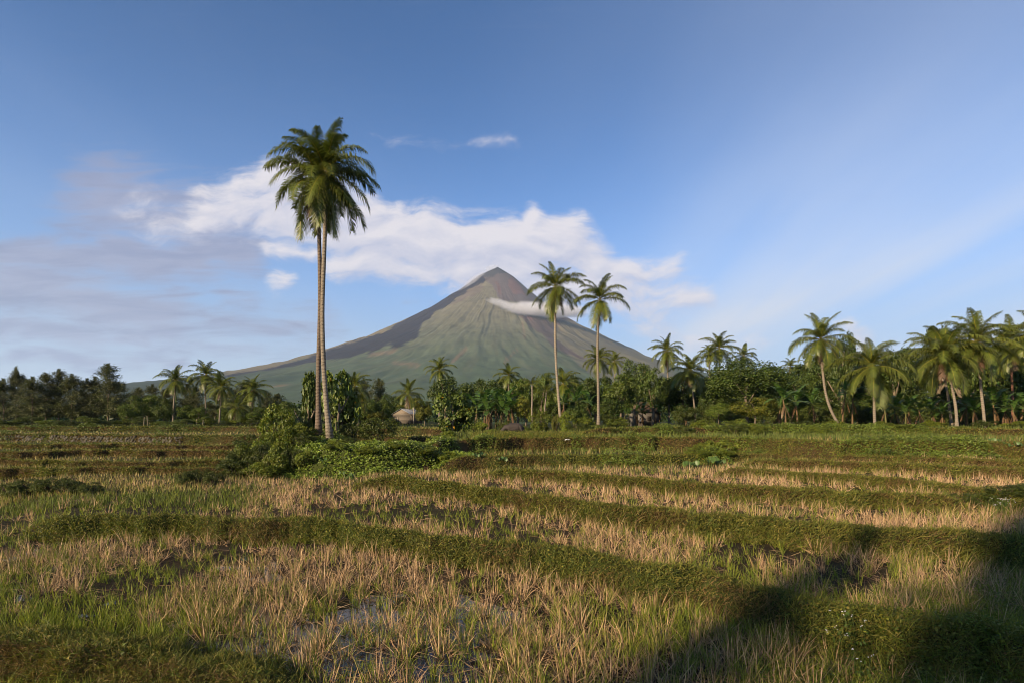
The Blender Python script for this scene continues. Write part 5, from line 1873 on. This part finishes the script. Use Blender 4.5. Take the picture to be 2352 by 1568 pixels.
# white-flowered weeds in the lower right
def flower_weed(label, vx, vy, Y, n, seed):
    global rng
    keep, rng = rng, np.random.default_rng(seed)
    x = X_at(vx, Y)
    gz = float(H(np.array([x]), np.array([Y]))[0])
    root = thing("flowering_weed", label, "flowering weed", (x, Y, gz), "white-flowered weeds")
    st, fl = Acc(), Acc()
    for k in range(n):
        az, rr = rng.uniform(0, 6.28), rng.uniform(0, .45)
        top = np.array([math.cos(az) * rr * 1.5, math.sin(az) * rr, rng.uniform(.3, .6)])
        tube(st, [top * np.array([.5, .5, 0]), top * np.array([.8, .8, .6]), top], [.006, .005, .004], 3, (.09, .13, .03))
        m = 7
        P = top * np.array([.7, .7, 0]) + np.stack([rng.normal(size=m) * .04, rng.normal(size=m) * .04, rng.uniform(.05, top[2], m)], -1)
        leaves(st, P, rng.normal(size=(m, 3)), np.tile([0, 0, 1.0], (m, 1)) + rng.normal(size=(m, 3)) * .3, .07, .04, np.array([.07, .12, .02]))
        for _ in range(3):
            ico(fl, top + rng.normal(size=3) * .02, .009, (.62, .60, .66), 1, .8)
    link("stem", st.mesh("stem"), M_grass, root)
    link("flower_head", fl.mesh("flower_head"), M_plain, root)
    rng = keep


flower_weed("white-flowered weed in the lush grass of the lower right", 1985, 1440, 9.6, 9, 1)
flower_weed("small white-flowered weed low in the right foreground", 1975, 1535, 8.4, 3, 2)
flower_weed("white-flowered weed on the dark hummock at the right edge", 2310, 1145, 20.5, 24, 3)


# ------------------------------------------------------------------ buffalo and person
def skin_object(name, verts, edges, radii, mat, parent=None, loc=(0, 0, 0), sub=2, col=(.05, .04, .035), rootv=0):
    me = bpy.data.meshes.new(name)
    me.from_pydata([tuple(v) for v in verts], edges, [])
    o = bpy.data.objects.new(name, me)
    COL.objects.link(o)
    bm = bmesh.new(); bm.from_mesh(me)
    ly = bm.verts.layers.skin.verify()
    bm.verts.ensure_lookup_table()
    for i, v in enumerate(bm.verts):
        rr = radii[i]
        v[ly].radius = rr if isinstance(rr, tuple) else (rr, rr)
        v[ly].use_root = (i == rootv)
    bm.to_mesh(me); bm.free()
    ms = o.modifiers.new("skin", 'SKIN'); ms.use_smooth_shade = True
    md = o.modifiers.new("sub", 'SUBSURF'); md.levels = sub; md.render_levels = sub
    dg = bpy.context.evaluated_depsgraph_get()
    ev = o.evaluated_get(dg)
    fin = bpy.data.meshes.new_from_object(ev)
    o.modifiers.clear()
    o.data = fin
    fin.name = name
    for a in list(fin.color_attributes): fin.color_attributes.remove(a)
    ca = fin.color_attributes.new('Col', 'FLOAT_COLOR', 'POINT')
    c4 = np.ones((len(fin.vertices), 4), np.float32); c4[:, :3] = col
    ca.data.foreach_set('color', c4.ravel())
    fin.materials.clear(); fin.materials.append(mat)
    if parent: o.parent = parent
    o.location = loc
    return o


def buffalo():
    root = thing("water_buffalo", "dark grey water buffalo grazing head down on the ledge", "water buffalo", place(1180, 58.5, None))
    # faces left (-x); withers about 1.3 m
    v = [(.0, 0, .92), (.55, 0, .96), (.92, 0, .98), (-.5, 0, .95), (-.85, 0, .92), (-1.10, 0, .72), (-1.30, 0, .45), (-1.42, 0, .22), (-1.46, 0, .10),
         (.90, .22, .75), (.95, .24, .48), (1.0, .24, .26), (.94, .24, .04), (.78, -.22, .75), (.82, -.24, .48), (.88, -.24, .26), (.82, -.24, .04),
         (-.66, .22, .70), (-.66, .23, .38), (-.67, .23, .04), (-.52, -.22, .70), (-.52, -.23, .38), (-.53, -.23, .04),
         (1.06, 0, .92), (1.14, 0, .60), (1.18, 0, .34)]
    e = [(0, 1), (1, 2), (0, 3), (3, 4), (4, 5), (5, 6), (6, 7), (7, 8), (2, 9), (9, 10), (10, 11), (11, 12), (2, 13), (13, 14), (14, 15), (15, 16),
         (3, 17), (17, 18), (18, 19), (3, 20), (20, 21), (21, 22), (2, 23), (23, 24), (24, 25)]
    r = [(.42, .50), (.40, .48), (.32, .38), (.38, .46), .30, .20, .16, .11, .08, .17, .10, .075, .07, .17, .10, .075, .07, .13, .085, .07, .13, .085, .07, .04, .025, .03]
    skin_object("body", v, e, r, M_hide, root, col=(.038, .030, .027))
    for s in (-1, 1):
        a = Acc()
        t = np.linspace(0, 1, 8)
        tube(a, np.stack([-1.16 + .30 * t, s * (.12 + .34 * np.sin(t * 2.2)), .60 + .12 * t], -1), .05 * (1 - .85 * t), 6, (.06, .055, .05))
        link("horn", a.mesh("horn", True), M_hide, root)
        a = Acc()
        a.add([(-1.12, s * .14, .56), (-1.10, s * .22, .62), (-1.06, s * .40, .52), (-1.12, s * .24, .47)], None, [[0, 1, 2, 3]], (.06, .045, .04))
        link("ear", a.mesh("ear"), M_hide, root)


buffalo()


def person():
    root = thing("person", "person in a white shirt and dark shorts walking on the path before the bananas", "person", place(1470.5, 104.0))
    root.scale = (.92, .92, .92)
    # walking to the right, seen from behind the left shoulder
    v = [(0, 0, .92), (0, 0, 1.12), (.02, 0, 1.34), (.03, 0, 1.44), (.05, 0, 1.58), (.04, .10, .86), (.16, .10, .48), (.20, .10, .08), (.30, .10, .03),
         (-.02, -.10, .86), (-.10, -.10, .48), (-.26, -.10, .12), (-.18, -.10, .03), (.02, .19, 1.36), (-.10, .23, 1.10), (-.02, .23, .86), (.02, -.19, 1.36), (.08, -.24, 1.10), (.20, -.23, .90)]
    e = [(0, 1), (1, 2), (2, 3), (3, 4), (0, 5), (5, 6), (6, 7), (7, 8), (0, 9), (9, 10), (10, 11), (11, 12), (2, 13), (13, 14), (14, 15), (2, 16), (16, 17), (17, 18)]
    r = [.13, .12, .13, .055, .10, .085, .06, .042, .03, .085, .06, .042, .03, .055, .042, .035, .055, .042, .035]
    skin_object("body", v, e, r, M_plain, root, col=(.24, .13, .085))
    sv = [(0, 0, .90), (0, 0, 1.12), (.02, 0, 1.36), (.02, .20, 1.36), (-.06, .23, 1.18), (.02, -.20, 1.36), (.06, -.235, 1.18)]
    skin_object("shirt", sv, [(0, 1), (1, 2), (2, 3), (3, 4), (2, 5), (5, 6)], [.155, .145, .145, .08, .07, .08, .07], M_plain, root, col=(.80, .79, .77))
    tv = [(0, 0, .88), (.04, .10, .82), (.11, .10, .60), (-.02, -.10, .82), (-.07, -.10, .60)]
    skin_object("shorts", tv, [(0, 1), (1, 2), (0, 3), (3, 4)], [.15, .11, .10, .11, .10], M_plain, root, col=(.02, .02, .025))
    a = Acc()
    ico(a, (.04, 0, 1.62), .105, (.015, .012, .01), 2)
    link("hair", a.mesh("hair", True), M_plain, root)


person()


# ------------------------------------------------------------------ trees behind the viewer that shade the near right-hand corner
for i, (px, py, h, w) in enumerate([(3.6, 9.6, 20.0, 3.4), (5.2, 9.8, 22.0, 3.8), (7.6, 10.2, 23.0, 4.0), (10.0, 11.2, 23.6, 4.2), (12.6, 12.6, 24.2, 4.4), (15.4, 14.0, 25.0, 4.6), (18.6, 15.4, 25.6, 5.0), (22.5, 17.0, 26, 5.2)]):
    x, y = px - 39.0 - .8 * math.sin(i * 2.2), py - 39.0 + .8 * math.sin(i * 2.2)
    gz = float(H(np.array([x]), np.array([y]))[0])
    root = thing("casuarina_tree", f"roadside casuarina behind the viewer shading the near right corner, {ORD[i]} one from the left", "tree", (x, y, gz), "roadside casuarinas behind the viewer")
    tk = link("trunk", TRUNKS[i % 4], None, root)
    tk.scale = (h * .16, h * .16, h * .6)
    cr = link("crown", FEATHER_SPARSE[i % 3], None, root)
    cr.scale = (w / .58, w / .58, h)
    cr.rotation_euler = (0, 0, i * 1.3)


# ------------------------------------------------------------------ cloud and steam on the volcano
def vapour(name, label, vx, vy, Y, rx, ry, rz, dens, tilt=0.0, scale=3.0, lo=.42, hi=.72, seed=0.0):
    me = bpy.data.meshes.new(name)
    bm = bmesh.new()
    bmesh.ops.create_icosphere(bm, subdivisions=3, radius=1)
    bm.to_mesh(me); bm.free()
    o = link(name, me)
    o.location = (X_at(vx, Y), Y, Z_at(vy, Y))
    o.scale = (rx * Y / F, ry, rz * Y / F)
    o.rotation_euler = (0, tilt, 0)
    m = bpy.data.materials.new(name)
    m.use_nodes = True
    nt = m.node_tree
    nt.nodes.clear()
    t = NT(nt)
    out = t.n('ShaderNodeOutputMaterial')
    pv = t.n('ShaderNodeVolumePrincipled')
    pv.inputs['Color'].default_value = (.97, .96, .97, 1)
    pv.inputs['Anisotropy'].default_value = 0.2
    tc = t.n('ShaderNodeTexCoord')
    v = tc.outputs['Object']
    d = t.v('LENGTH', v)
    fall = t.m('SUBTRACT', 1.0, t.smooth(d, .25, 1.0))
    nz = t.noise(t.mapped(v, (1, 1, .5 * rz / rx * 4), (0, 0, 0), (seed, seed, 0)), scale, 5, .6, .6)
    t.put(pv.inputs['Density'], t.m('MULTIPLY', t.smooth(t.m('ADD', t.m('MULTIPLY', t.m('SUBTRACT', nz, .5), 1.4), fall), lo, hi + .5), dens))
    nt.links.new(pv.outputs[0], out.inputs['Volume'])
    me.materials.append(m)
    tag(o, label, kind='stuff')
    return o


vapour("cloud", "small white cloud hugging the volcano's right shoulder", 1262, 712, 7350, 168, 420, 27, .018, .05, 3.6, .40, .65, 1.0)
vapour("cloud", "thin wisp trailing left of the cloud on the volcano's shoulder", 1150, 697, 7500, 60, 200, 16, .010, .25, 3.0, .45, .8, 9.0)
vapour("steam", "white steam blowing along the upper left ridge of the volcano", 1085, 645, 8500, 76, 220, 11, .009, -.60, 4.5, .55, .85, 3.0)
vapour("steam", "thin steam rising off the dark lava fan", 945, 742, 8200, 56, 160, 9, .014, -.50, 4.0, .45, .8, 5.0)
vapour("steam", "pale vapour plume at the summit", 1128, 616, 8900, 28, 220, 10, .008, -.35, 3.0, .5, .8, 7.0)

# haze: one closed box of thin, even air round everything on the ground
hz = bpy.data.meshes.new("haze")
bm = bmesh.new()
bmesh.ops.create_cube(bm, size=1.0)
bm.to_mesh(hz); bm.free()
ho = link("haze", hz)
ho.scale = (36000, 20200, 2700)
ho.location = (0, 9900, 1320)
hm = bpy.data.materials.new("haze")
hm.use_nodes = True
hm.node_tree.nodes.clear()
ht = NT(hm.node_tree)
hout = ht.n('ShaderNodeOutputMaterial')
hv = ht.n('ShaderNodeVolumePrincipled')
hv.inputs['Color'].default_value = (.58, .76, 1.0, 1)
hv.inputs['Density'].default_value = 2.6e-5
hv.inputs['Anisotropy'].default_value = 0.1
hm.node_tree.links.new(hv.outputs[0], hout.inputs['Volume'])
hz.materials.append(hm)
tag(ho, "thin morning haze over the whole landscape", kind='stuff')
